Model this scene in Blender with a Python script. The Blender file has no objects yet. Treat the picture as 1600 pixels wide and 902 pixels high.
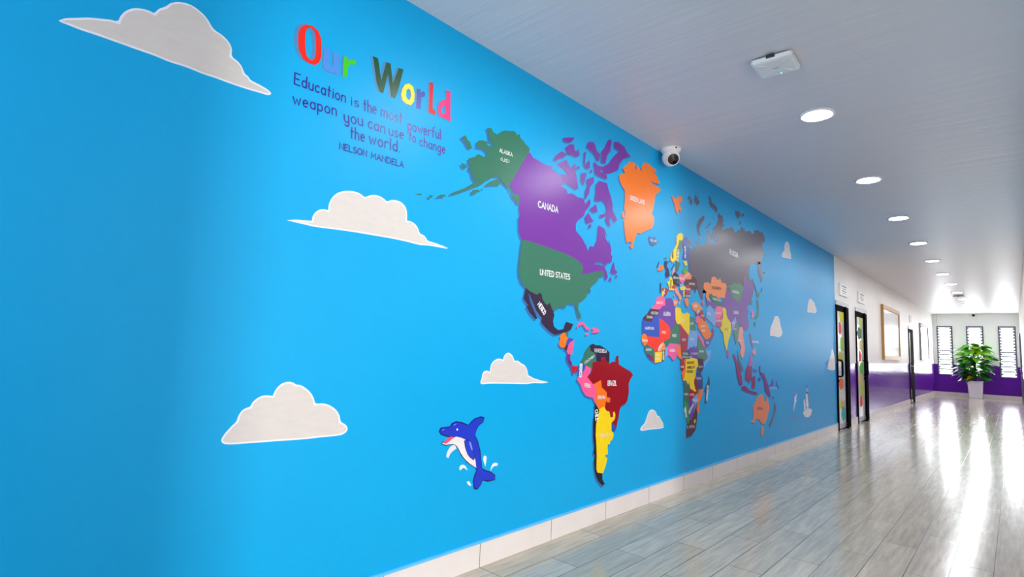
import bpy, bmesh, math, random
from mathutils import Vector, Matrix
from mathutils.geometry import tessellate_polygon

C = bpy.context.scene.collection
random.seed(7)

P_ENTR, P_SIDE, P_END, P_BACK = 380.0, 10.0, 560.0, 88.0
LAMP_E = 222.0
COL_BLUE, COL_CEIL = '#00a6e0', '#e0dee0'

# ------------------------------------------------------------------ camera
cam_data = bpy.data.cameras.new('camera')
cam_data.sensor_fit = 'HORIZONTAL'
cam_data.sensor_width = 36.0
cam_data.lens = 850.0995 / 1600 * 36.0
cam_data.clip_start = 0.02
cam_data.clip_end = 200
cam = bpy.data.objects.new('camera', cam_data)
C.objects.link(cam)
YAW, PITCH, ROLL = 0.7464, 0.1027, 0.039
fwd = Vector((-math.sin(YAW) * math.cos(PITCH), math.cos(YAW) * math.cos(PITCH), math.sin(PITCH)))
r0 = Vector((math.cos(YAW), math.sin(YAW), 0))
u0 = r0.cross(fwd)
cr = r0 * math.cos(ROLL) + u0 * math.sin(ROLL)
cu = -r0 * math.sin(ROLL) + u0 * math.cos(ROLL)
m = Matrix((cr, cu, -fwd)).transposed().to_4x4()
m.translation = Vector((2.1156, -2.1093, 1.1646))
cam.matrix_world = m
bpy.context.scene.camera = cam

# ------------------------------------------------------------------ world, daylight, exposure
sc = bpy.context.scene
sc.view_settings.view_transform = 'Standard'
sc.view_settings.look = 'None'
sc.view_settings.exposure = -0.12
sc.view_settings.gamma = 1.0
sc.view_settings.use_curve_mapping = False
try:
    sc.cycles.use_denoising = True
    sc.cycles.max_bounces = 10
    sc.cycles.diffuse_bounces = 6
    sc.cycles.transparent_max_bounces = 24
    sc.cycles.sample_clamp_indirect = 6.0
    sc.cycles.caustics_reflective = False
    sc.cycles.caustics_refractive = False
except Exception:
    pass
w = bpy.data.worlds.new('overcast_sky')
sc.world = w
w.use_nodes = True
w.node_tree.nodes['Background'].inputs[0].default_value = (0.93, 0.97, 1.0, 1)
w.node_tree.nodes['Background'].inputs[1].default_value = 3.0


def area(name, loc, direction, sx, sy, power, col=(1, 1, 1), spread=math.pi):
    d = bpy.data.lights.new(name, 'AREA')
    d.shape = 'RECTANGLE'
    d.size, d.size_y = sx, sy
    d.energy = power
    d.color = col
    d.spread = spread
    o = bpy.data.objects.new(name, d)
    C.objects.link(o)
    o.location = loc
    o.rotation_euler = Vector(direction).to_track_quat('-Z', 'Y').to_euler()
    return o


# daylight outside the entrance glazing (right, off frame), outside the end windows; plus two added fills
area('entrance_daylight', (8.16, -2.2, 1.35), (-1, 0.35, 0), 0.85, 2.5, P_ENTR, (1, 0.98, 0.96))
area('entrance_side_fill', (4.7, -6.25, 1.4), (0, 1, 0), 2.6, 2.0, P_SIDE, (0.9, 0.95, 1.0))  # added ambient fill through an invented second hall window
area('back_fill_light', (1.1, -5.36, 1.5), (0, 1, 0), 1.5, 1.7, P_BACK, (1.0, 0.99, 0.97))  # added soft fill behind the viewer, lifts the left end of the mural
area('end_window_daylight', (1.13, 23.0, 1.75), (0, -1, -0.12), 2.7, 2.3, P_END, (1.0, 1.0, 1.0))

H = 2.8176          # ceiling height
W = 2.27            # corridor width
YB = 7.90           # end of the blue mural
YF = 22.288         # end wall
SK = 0.121          # skirting height
DADO = 1.07


# ------------------------------------------------------------------ materials
def lin(h):
    h = h.lstrip('#')
    v = [int(h[i:i + 2], 16) / 255 for i in (0, 2, 4)]
    return tuple((c / 12.92 if c <= 0.04045 else ((c + 0.055) / 1.055) ** 2.4) for c in v) + (1,)


def new_mat(name):
    mt = bpy.data.materials.new(name)
    mt.use_nodes = True
    return mt, mt.node_tree, mt.node_tree.nodes['Principled BSDF']


def coord(nt, kind='Object', scale=(1, 1, 1)):
    tc = nt.nodes.new('ShaderNodeTexCoord')
    mp = nt.nodes.new('ShaderNodeMapping')
    mp.inputs['Scale'].default_value = scale
    nt.links.new(tc.outputs[kind], mp.inputs[0])
    return mp.outputs[0]


def noise(nt, vec, scale, detail=4, rough=0.6):
    n = nt.nodes.new('ShaderNodeTexNoise')
    n.inputs['Scale'].default_value = scale
    n.inputs['Detail'].default_value = detail
    n.inputs['Roughness'].default_value = rough
    nt.links.new(vec, n.inputs['Vector'])
    return n.outputs['Fac']


def mixcol(nt, fac, a, b):
    mx = nt.nodes.new('ShaderNodeMix')
    mx.data_type = 'RGBA'
    for sock, val in ((mx.inputs[0], fac), (mx.inputs[6], a), (mx.inputs[7], b)):
        if hasattr(val, 'node'):
            nt.links.new(val, sock)
        else:
            sock.default_value = val
    return mx.outputs[2]


def ramp(nt, fac, p0, p1, c0=(0, 0, 0, 1), c1=(1, 1, 1, 1)):
    r = nt.nodes.new('ShaderNodeValToRGB')
    r.color_ramp.elements[0].position, r.color_ramp.elements[1].position = p0, p1
    r.color_ramp.elements[0].color, r.color_ramp.elements[1].color = c0, c1
    nt.links.new(fac, r.inputs[0])
    return r.outputs[0]


def bump(nt, bsdf, height, strength, dist=0.01):
    b = nt.nodes.new('ShaderNodeBump')
    b.inputs['Strength'].default_value = strength
    b.inputs['Distance'].default_value = dist
    nt.links.new(height, b.inputs['Height'])
    nt.links.new(b.outputs[0], bsdf.inputs['Normal'])


def shade(c, k):
    return tuple(min(1, max(0, x * k)) for x in c[:3]) + (1,)


MATS = {}


def plain(name, col, rough=0.5, metal=0.0, spec=0.5, var=0.06, scale=14, bmp=0.0, stretch=(1, 1, 1)):
    key = (name, col)
    if key in MATS:
        return MATS[key]
    mt, nt, b = new_mat(name)
    c = lin(col)
    v = coord(nt, 'Object', stretch)
    n = noise(nt, v, scale)
    nt.links.new(mixcol(nt, n, shade(c, 1 - var), shade(c, 1 + var)), b.inputs['Base Color'])
    b.inputs['Roughness'].default_value = rough
    b.inputs['Metallic'].default_value = metal
    b.inputs['Specular IOR Level'].default_value = spec
    if bmp:
        bump(nt, b, n, bmp)
    MATS[key] = mt
    return mt


def paint(col):
    # mural paint: satin, faint brush streaks
    return plain('mural_paint', col, rough=0.32, spec=0.45, var=0.09, scale=9, stretch=(1, 1.5, 5))


def emissive(name, col, strength):
    mt = bpy.data.materials.new(name)
    mt.use_nodes = True
    nt = mt.node_tree
    nt.nodes.clear()
    e = nt.nodes.new('ShaderNodeEmission')
    o = nt.nodes.new('ShaderNodeOutputMaterial')
    e.inputs[0].default_value = col
    e.inputs[1].default_value = strength
    nt.links.new(e.outputs[0], o.inputs[0])
    return mt


def wall_paint(name, col, rough, var=0.05, bmp=0.08, streak=(3, 3, 0.5), spec=0.5):
    mt, nt, b = new_mat(name)
    c = lin(col)
    v = coord(nt, 'Object', (1, 1, 1))
    n = noise(nt, v, 1.6, 5)
    v2 = coord(nt, 'Object', streak)
    n2 = noise(nt, v2, 9, 4)
    nt.links.new(mixcol(nt, n, shade(c, 1 - var), shade(c, 1 + var)), b.inputs['Base Color'])
    b.inputs['Roughness'].default_value = rough
    b.inputs['Specular IOR Level'].default_value = spec
    bump(nt, b, n2, bmp, 0.004)
    return mt


M_BLUE = wall_paint('blue_mural_ground', COL_BLUE, 0.40, spec=0.3)
M_CREAM = wall_paint('cream_wall_paint', '#f2efe9', 0.5)
M_DADO = wall_paint('purple_dado_gloss', '#6a20a6', 0.16, bmp=0.12)
M_LEDGE = plain('pale_blue_edge_paint', '#62c2f0', 0.4)
M_WHITE = plain('white_plastic', '#efeeec', 0.35)
M_BLACK = plain('black_powder_coat', '#0b080d', 0.8, spec=0.03)
M_DGREY = plain('grey_aluminium', '#5c5a6e', 0.4, metal=0.2)
M_ALU = plain('brushed_aluminium', '#b9b8bc', 0.35, metal=0.6)


def ceiling_mat():
    mt, nt, b = new_mat('ceiling_paint')
    v = coord(nt, 'Object', (0.3, 6, 1))
    n = noise(nt, v, 2.2, 6, 0.65)
    c = lin(COL_CEIL)
    nt.links.new(mixcol(nt, n, shade(c, 0.96), shade(c, 1.04)), b.inputs['Base Color'])
    b.inputs['Roughness'].default_value = 0.42
    bump(nt, b, n, 0.22, 0.02)
    return mt


def floor_mat():
    mt, nt, b = new_mat('wood_look_floor_tile')
    tc = nt.nodes.new('ShaderNodeTexCoord')
    sp = nt.nodes.new('ShaderNodeSeparateXYZ')
    nt.links.new(tc.outputs['Object'], sp.inputs[0])

    def mth(op, a, bb=None):
        n = nt.nodes.new('ShaderNodeMath')
        n.operation = op
        for i, x in enumerate((a, bb)):
            if x is None:
                continue
            if hasattr(x, 'node'):
                nt.links.new(x, n.inputs[i])
            else:
                n.inputs[i].default_value = x
        return n.outputs[0]
    row = mth('FLOOR', mth('DIVIDE', sp.outputs[0], 0.18))
    u = mth('ADD', mth('SUBTRACT', sp.outputs[1], mth('MULTIPLY', row, 0.39)), 90.0)
    vv = mth('ADD', sp.outputs[0], 18.0)
    cb = nt.nodes.new('ShaderNodeCombineXYZ')
    nt.links.new(u, cb.inputs[0])
    nt.links.new(vv, cb.inputs[1])
    br = nt.nodes.new('ShaderNodeTexBrick')
    br.offset = 0.0
    br.squash = 1.0
    br.inputs['Scale'].default_value = 1.0
    br.inputs['Brick Width'].default_value = 0.9
    br.inputs['Row Height'].default_value = 0.18
    br.inputs['Mortar Size'].default_value = 0.0022
    br.inputs['Mortar Smooth'].default_value = 0.2
    br.inputs['Color1'].default_value = lin('#b6ae9c')
    br.inputs['Color2'].default_value = lin('#c8beac')
    br.inputs['Mortar'].default_value = lin('#57544e')
    nt.links.new(cb.outputs[0], br.inputs['Vector'])
    # grain along the plank
    cg = nt.nodes.new('ShaderNodeCombineXYZ')
    nt.links.new(mth('MULTIPLY', u, 2.2), cg.inputs[0])
    nt.links.new(mth('MULTIPLY', vv, 26.0), cg.inputs[1])
    nt.links.new(mth('MULTIPLY', row, 3.7), cg.inputs[2])
    n = noise(nt, cg.outputs[0], 1.6, 7, 0.62)
    g = ramp(nt, n, 0.3, 0.72, (0.70, 0.72, 0.72, 1), (1.12, 1.10, 1.06, 1))
    mx = nt.nodes.new('ShaderNodeMix')
    mx.data_type = 'RGBA'
    mx.blend_type = 'MULTIPLY'
    mx.inputs[0].default_value = 1.0
    nt.links.new(br.outputs['Color'], mx.inputs[6])
    nt.links.new(g, mx.inputs[7])
    nt.links.new(mx.outputs[2], b.inputs['Base Color'])
    rg = ramp(nt, n, 0.2, 0.8, (0.11, 0.11, 0.11, 1), (0.18, 0.18, 0.18, 1))
    nt.links.new(rg, b.inputs['Roughness'])
    b.inputs['Specular IOR Level'].default_value = 0.4
    bump(nt, b, mth('ADD', mth('MULTIPLY', n, 0.25), mth('MULTIPLY', br.outputs['Fac'], -1.0)), 0.25, 0.004)
    return mt


def skirting_mat(axis):
    mt, nt, b = new_mat('cream_skirting_tile')
    tc = nt.nodes.new('ShaderNodeTexCoord')
    sp = nt.nodes.new('ShaderNodeSeparateXYZ')
    nt.links.new(tc.outputs['Object'], sp.inputs[0])
    a = nt.nodes.new('ShaderNodeMath')
    a.operation = 'PINGPONG'
    a.inputs[1].default_value = 0.3
    nt.links.new(sp.outputs[axis], a.inputs[0])
    c = nt.nodes.new('ShaderNodeMath')
    c.operation = 'LESS_THAN'
    c.inputs[1].default_value = 0.0025
    nt.links.new(a.outputs[0], c.inputs[0])
    n = noise(nt, tc.outputs['Object'], 5)
    base = mixcol(nt, n, lin('#e2d8d2'), lin('#eee6e2'))
    nt.links.new(mixcol(nt, c.outputs[0], base, lin('#8d8880')), b.inputs['Base Color'])
    b.inputs['Roughness'].default_value = 0.25
    return mt


def glass_mat(name, tint=(1, 1, 1, 1), gloss=0.12):
    mt = bpy.data.materials.new(name)
    mt.use_nodes = True
    nt = mt.node_tree
    nt.nodes.clear()
    o = nt.nodes.new('ShaderNodeOutputMaterial')
    t = nt.nodes.new('ShaderNodeBsdfTransparent')
    g = nt.nodes.new('ShaderNodeBsdfGlossy')
    g.inputs['Roughness'].default_value = 0.05
    t.inputs[0].default_value = tint
    mx = nt.nodes.new('ShaderNodeMixShader')
    lw = nt.nodes.new('ShaderNodeLayerWeight')
    lw.inputs[0].default_value = gloss
    nt.links.new(lw.outputs['Fresnel'], mx.inputs[0])
    nt.links.new(t.outputs[0], mx.inputs[1])
    nt.links.new(g.outputs[0], mx.inputs[2])
    nt.links.new(mx.outputs[0], o.inputs[0])
    return mt


# ------------------------------------------------------------------ mesh helpers
def obj(name, bm, mats, parent=None, smooth=False, loc=None):
    me = bpy.data.meshes.new(name)
    bmesh.ops.recalc_face_normals(bm, faces=bm.faces)
    bm.to_mesh(me)
    bm.free()
    for mt in (mats if isinstance(mats, (list, tuple)) else [mats]):
        me.materials.append(mt)
    if smooth:
        for p in me.polygons:
            p.use_smooth = True
    o = bpy.data.objects.new(name, me)
    C.objects.link(o)
    if parent:
        o.parent = parent
    if loc:
        o.location = loc
    return o


def tag(o, label=None, cat=None, group=None, kind=None):
    if label:
        o['label'] = label
    if cat:
        o['category'] = cat
    if group:
        o['group'] = group
    if kind:
        o['kind'] = kind
    return o


def empty(name, loc=(0, 0, 0)):
    o = bpy.data.objects.new(name, None)
    o.empty_display_size = 0.1
    C.objects.link(o)
    o.location = loc
    return o


def box(bm, x0, x1, y0, y1, z0, z1, mi=0):
    vs = [bm.verts.new((x, y, z)) for x in (x0, x1) for y in (y0, y1) for z in (z0, z1)]
    for q in ((0, 1, 3, 2), (4, 6, 7, 5), (0, 4, 5, 1), (2, 3, 7, 6), (0, 2, 6, 4), (1, 5, 7, 3)):
        f = bm.faces.new([vs[i] for i in q])
        f.material_index = mi
    return vs


def boxobj(name, mats, dims, parent=None, bevel=0.0, segs=2):
    bm = bmesh.new()
    box(bm, *dims)
    if bevel:
        bmesh.ops.bevel(bm, geom=list(bm.edges), offset=bevel, segments=segs, affect='EDGES', profile=0.6)
    return obj(name, bm, mats, parent)


def lathe(bm, prof, n=32, c=(0, 0, 0), mi=0):
    rings = []
    for r, z in prof:
        rings.append([bm.verts.new((c[0] + r * math.cos(2 * math.pi * i / n), c[1] + r * math.sin(2 * math.pi * i / n), c[2] + z)) for i in range(n)])
    for a, b in zip(rings, rings[1:]):
        for i in range(n):
            f = bm.faces.new((a[i], a[(i + 1) % n], b[(i + 1) % n], b[i]))
            f.material_index = mi
    for rr in (rings[0], rings[-1]):
        f = bm.faces.new(rr)
        f.material_index = mi


def tube(bm, pts, r, n=8):
    pts = [Vector(p) for p in pts]
    rings = []
    for i, p in enumerate(pts):
        t = (pts[min(i + 1, len(pts) - 1)] - pts[max(i - 1, 0)]).normalized()
        a = t.orthogonal().normalized() if i == 0 else (prev - t * prev.dot(t)).normalized()
        prev = a
        b = t.cross(a)
        rr = r[i] if isinstance(r, (list, tuple)) else r
        rings.append([bm.verts.new(p + a * rr * math.cos(2 * math.pi * k / n) + b * rr * math.sin(2 * math.pi * k / n)) for k in range(n)])
    for a, b in zip(rings, rings[1:]):
        for k in range(n):
            bm.faces.new((a[k], a[(k + 1) % n], b[(k + 1) % n], b[k]))
    bm.faces.new(rings[0])
    bm.faces.new(rings[-1])


# a painted shape on the left wall: polygon of (y, z) wall metres, a coat of paint `x1` thick
def coat(bm, pts, x1, x0=0.0001):
    front = [bm.verts.new((x1, y, z)) for y, z in pts]
    back = [bm.verts.new((x0, y, z)) for y, z in pts]
    n = len(pts)
    for t in tessellate_polygon([[Vector((y, z, 0)) for y, z in pts]]):
        try:
            bm.faces.new([front[i] for i in t])
        except ValueError:
            pass
    for i in range(n):
        bm.faces.new((front[i], front[(i + 1) % n], back[(i + 1) % n], back[i]))


def coat_ring(bm, outer, hole, x1):
    vs = [bm.verts.new((x1, y, z)) for y, z in list(outer) + list(hole)]
    for t in tessellate_polygon([[Vector((y, z, 0)) for y, z in lp] for lp in (outer, hole)]):
        try:
            bm.faces.new([vs[i] for i in t])
        except ValueError:
            pass


def offset_poly(pts, d):
    # grow (d > 0) or shrink a closed outline by moving each corner along its mean normal
    n = len(pts)
    ar = sum(pts[i][0] * pts[(i + 1) % n][1] - pts[(i + 1) % n][0] * pts[i][1] for i in range(n))
    sg = 1 if ar > 0 else -1
    out = []
    for i in range(n):
        p, a, b = Vector(pts[i]), Vector(pts[i - 1]), Vector(pts[(i + 1) % n])
        e1, e2 = (p - a), (b - p)
        n1 = Vector((e1.y, -e1.x)).normalized() * sg
        n2 = Vector((e2.y, -e2.x)).normalized() * sg
        q = n1 + n2
        q = q.normalized() if q.length > 0.2 else n1
        k = 1 / max(0.5, q.dot(n1))
        out.append((p.x + q.x * d * k, p.y + q.y * d * k))
    return out


def smooth_poly(pts, it=1, sharp=0.35):
    # round the hand-painted outline, keep the cusps
    for _ in range(it):
        out = []
        n = len(pts)
        for i in range(n):
            p, a, b = Vector(pts[i]), Vector(pts[i - 1]), Vector(pts[(i + 1) % n])
            e1, e2 = (p - a).normalized(), (b - p).normalized()
            if e1.dot(e2) < sharp:
                out.append(tuple(p))
            else:
                out.append(tuple(p.lerp(a, 0.25)))
                out.append(tuple(p.lerp(b, 0.25)))
        pts = out
    return pts


# ------------------------------------------------------------------ brush lettering (single-stroke alphabet, cap height 1)
def arc(cx, cy, rx, ry, a0, a1, n=10):
    return [(cx + rx * math.cos(math.radians(a0 + (a1 - a0) * i / n)), cy + ry * math.sin(math.radians(a0 + (a1 - a0) * i / n))) for i in range(n + 1)]


X = 0.6
G = {
    'A': (.62, [[(0, 0), (.31, 1), (.62, 0)], [(.12, .36), (.5, .36)]]),
    'B': (.55, [[(0, 0), (0, 1), (.3, 1)] + arc(.3, .76, .22, .24, 90, -90) + [(0, .52)], [(.3, .52)] + arc(.3, .26, .25, .26, 90, -90) + [(0, 0)]]),
    'C': (.6, [arc(.34, .5, .34, .5, 50, 310, 14)]),
    'D': (.6, [[(0, 0), (0, 1), (.22, 1)] + arc(.22, .5, .38, .5, 90, -90, 12) + [(0, 0)]]),
    'E': (.5, [[(.5, 1), (0, 1), (0, 0), (.5, 0)], [(0, .52), (.42, .52)]]),
    'F': (.48, [[(.48, 1), (0, 1), (0, 0)], [(0, .52), (.4, .52)]]),
    'G': (.64, [arc(.34, .5, .34, .5, 50, 330, 14) + [(.62, .45), (.38, .45)]]),
    'H': (.56, [[(0, 0), (0, 1)], [(.56, 0), (.56, 1)], [(0, .5), (.56, .5)]]),
    'I': (.06, [[(.03, 0), (.03, 1)]]),
    'J': (.4, [[(.4, 1), (.4, .22)] + arc(.2, .22, .2, .22, 0, -160, 6)]),
    'K': (.55, [[(0, 0), (0, 1)], [(.52, 1), (0, .42)], [(.16, .58), (.55, 0)]]),
    'L': (.46, [[(0, 1), (0, 0), (.46, 0)]]),
    'M': (.72, [[(0, 0), (.04, 1), (.36, .3), (.68, 1), (.72, 0)]]),
    'N': (.6, [[(0, 0), (0, 1), (.6, 0), (.6, 1)]]),
    'O': (.66, [arc(.33, .5, .33, .5, 90, 450, 18)]),
    'P': (.52, [[(0, 0), (0, 1), (.28, 1)] + arc(.28, .73, .24, .27, 90, -90) + [(0, .46)]]),
    'Q': (.66, [arc(.33, .5, .33, .5, 90, 450, 18), [(.4, .25), (.66, 0)]]),
    'R': (.55, [[(0, 0), (0, 1), (.28, 1)] + arc(.28, .74, .24, .26, 90, -90) + [(0, .48)], [(.24, .48), (.55, 0)]]),
    'S': (.5, [arc(.26, .75, .24, .25, 40, 270, 9) + arc(.26, .25, .25, .25, 90, -150, 9)]),
    'T': (.56, [[(0, 1), (.56, 1)], [(.28, 1), (.28, 0)]]),
    'U': (.56, [[(0, 1), (0, .28)] + arc(.28, .28, .28, .28, 180, 360) + [(.56, 1)]]),
    'V': (.6, [[(0, 1), (.3, 0), (.6, 1)]]),
    'W': (.86, [[(0, 1), (.2, 0), (.43, .75), (.66, 0), (.86, 1)]]),
    'X': (.56, [[(0, 0), (.56, 1)], [(0, 1), (.56, 0)]]),
    'Y': (.56, [[(0, 1), (.28, .48), (.56, 1)], [(.28, .48), (.28, 0)]]),
    'Z': (.52, [[(0, 1), (.52, 1), (0, 0), (.52, 0)]]),
    '(': (.2, [arc(.3, .5, .28, .6, 130, 230, 6)]),
    ')': (.2, [arc(-.1, .5, .28, .6, 50, -50, 6)]),
    '.': (.08, [[(.03, .03), (.05, .03)]]),
    'a': (.42, [arc(.2, X / 2, .2, X / 2, 40, 330, 12), [(.4, X), (.4, 0)]]),
    'c': (.38, [arc(.21, X / 2, .21, X / 2, 45, 315, 12)]),
    'd': (.43, [arc(.2, X / 2, .2, X / 2, 40, 330, 12), [(.41, 1), (.41, 0)]]),
    'e': (.42, [[(.02, .31), (.4, .33)] + arc(.21, X / 2, .2, X / 2, 10, 310, 14)]),
    'f': (.34, [[(.12, 0), (.12, .76)] + arc(.28, .78, .16, .2, 180, 60, 6), [(0, X), (.3, X)]]),
    'g': (.42, [arc(.2, X / 2, .2, X / 2, 40, 330, 12), [(.4, X), (.4, -.15)] + arc(.22, -.15, .18, .2, 0, -160, 8)]),
    'h': (.42, [[(0, 0), (0, 1)], [(0, .36)] + arc(.2, .38, .2, .22, 160, 0, 8) + [(.4, 0)]]),
    'i': (.06, [[(.03, 0), (.03, X)], [(.03, .82), (.04, .84)]]),
    'l': (.06, [[(.03, 0), (.03, 1)]]),
    'm': (.7, [[(0, 0), (0, X)], [(0, .36)] + arc(.17, .4, .17, .2, 160, 0, 7) + [(.34, 0)], [(.34, .36)] + arc(.52, .4, .17, .2, 160, 0, 7) + [(.69, 0)]]),
    'n': (.42, [[(0, 0), (0, X)], [(0, .36)] + arc(.2, .38, .2, .22, 160, 0, 8) + [(.4, 0)]]),
    'o': (.44, [arc(.22, X / 2, .22, X / 2, 90, 450, 16)]),
    'p': (.43, [[(0, X), (0, -.36)], arc(.21, X / 2, .2, X / 2, 140, -150, 12)]),
    'r': (.3, [[(0, 0), (0, X)], [(0, .36)] + arc(.2, .38, .2, .22, 160, 50, 6)]),
    's': (.36, [arc(.18, .45, .17, .15, 40, 270, 8) + arc(.18, .15, .18, .15, 90, -150, 8)]),
    't': (.3, [[(.12, .92), (.12, 0)], [(0, X), (.28, X)]]),
    'u': (.42, [[(0, X), (0, .2)] + arc(.2, .2, .2, .2, 180, 360, 8) + [(.4, X)], [(.4, .3), (.4, 0)]]),
    'w': (.62, [[(0, X), (.15, 0), (.31, .48), (.47, 0), (.62, X)]]),
    'y': (.42, [[(0, X), (0, .2)] + arc(.2, .2, .2, .2, 180, 360, 8), [(.4, X), (.4, -.15)] + arc(.22, -.15, .18, .2, 0, -160, 8)]),
}


def ribbon(bm, line, hw, x):
    pts = [Vector(p) for p in line]
    pts = [p for i, p in enumerate(pts) if i == 0 or (p - pts[i - 1]).length > 1e-5]
    if len(pts) < 2:
        return
    closed = (pts[0] - pts[-1]).length < 1e-4
    L, R = [], []
    n = len(pts)
    for i, p in enumerate(pts):
        a = pts[i - 1] if i else (pts[-2] if closed else None)
        b = pts[i + 1] if i < n - 1 else (pts[1] if closed else None)
        d1 = (p - a).normalized() if a is not None else None
        d2 = (b - p).normalized() if b is not None else None
        d1 = d1 or d2
        d2 = d2 or d1
        n1, n2 = Vector((-d1.y, d1.x)), Vector((-d2.y, d2.x))
        q = n1 + n2
        q = q.normalized() if q.length > 0.3 else n1
        k = min(1.8, 1 / max(0.3, q.dot(n1)))
        L.append(p + q * hw * k)
        R.append(p - q * hw * k)
    if not closed:
        for idx, s in ((0, -1), (-1, 1)):
            d = (pts[1] - pts[0]) if idx == 0 else (pts[-1] - pts[-2])
            d = d.normalized() * s * hw
            nn = Vector((-d.y, d.x))
            ang = [pts[idx] + d * math.sin(math.pi * k / 6) + nn * math.cos(math.pi * k / 6) for k in range(7)]
            bm.faces.new([bm.verts.new((x, v.x, v.y)) for v in ang])
    for i in range(n - 1):
        bm.faces.new([bm.verts.new((x, v.x, v.y)) for v in (L[i], L[i + 1], R[i + 1], R[i])])


def letter(bm, text, p0, p1, cap, x, weight=0.13, gap=0.2):
    # text painted from p0 to p1 (wall metres), capitals `cap` high
    p0, p1 = Vector(p0), Vector(p1)
    d = (p1 - p0)
    adv = []
    cur = 0
    for ch in text:
        if ch == ' ':
            cur += 0.35
            continue
        wd, st = G[ch]
        adv.append((cur, st))
        cur += wd + gap
    total = max(cur - gap, 0.05)
    sx = d.length / total
    dn = d.normalized()
    up = Vector((-dn.y, dn.x))
    hw = weight * cap / 2
    k = 0
    for off, strokes in adv:
        for s in strokes:
            ribbon(bm, [p0 + dn * ((off + a) * sx) + up * (b * cap) for a, b in s], hw, x + k * 0.00002)
            k += 1


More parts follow.
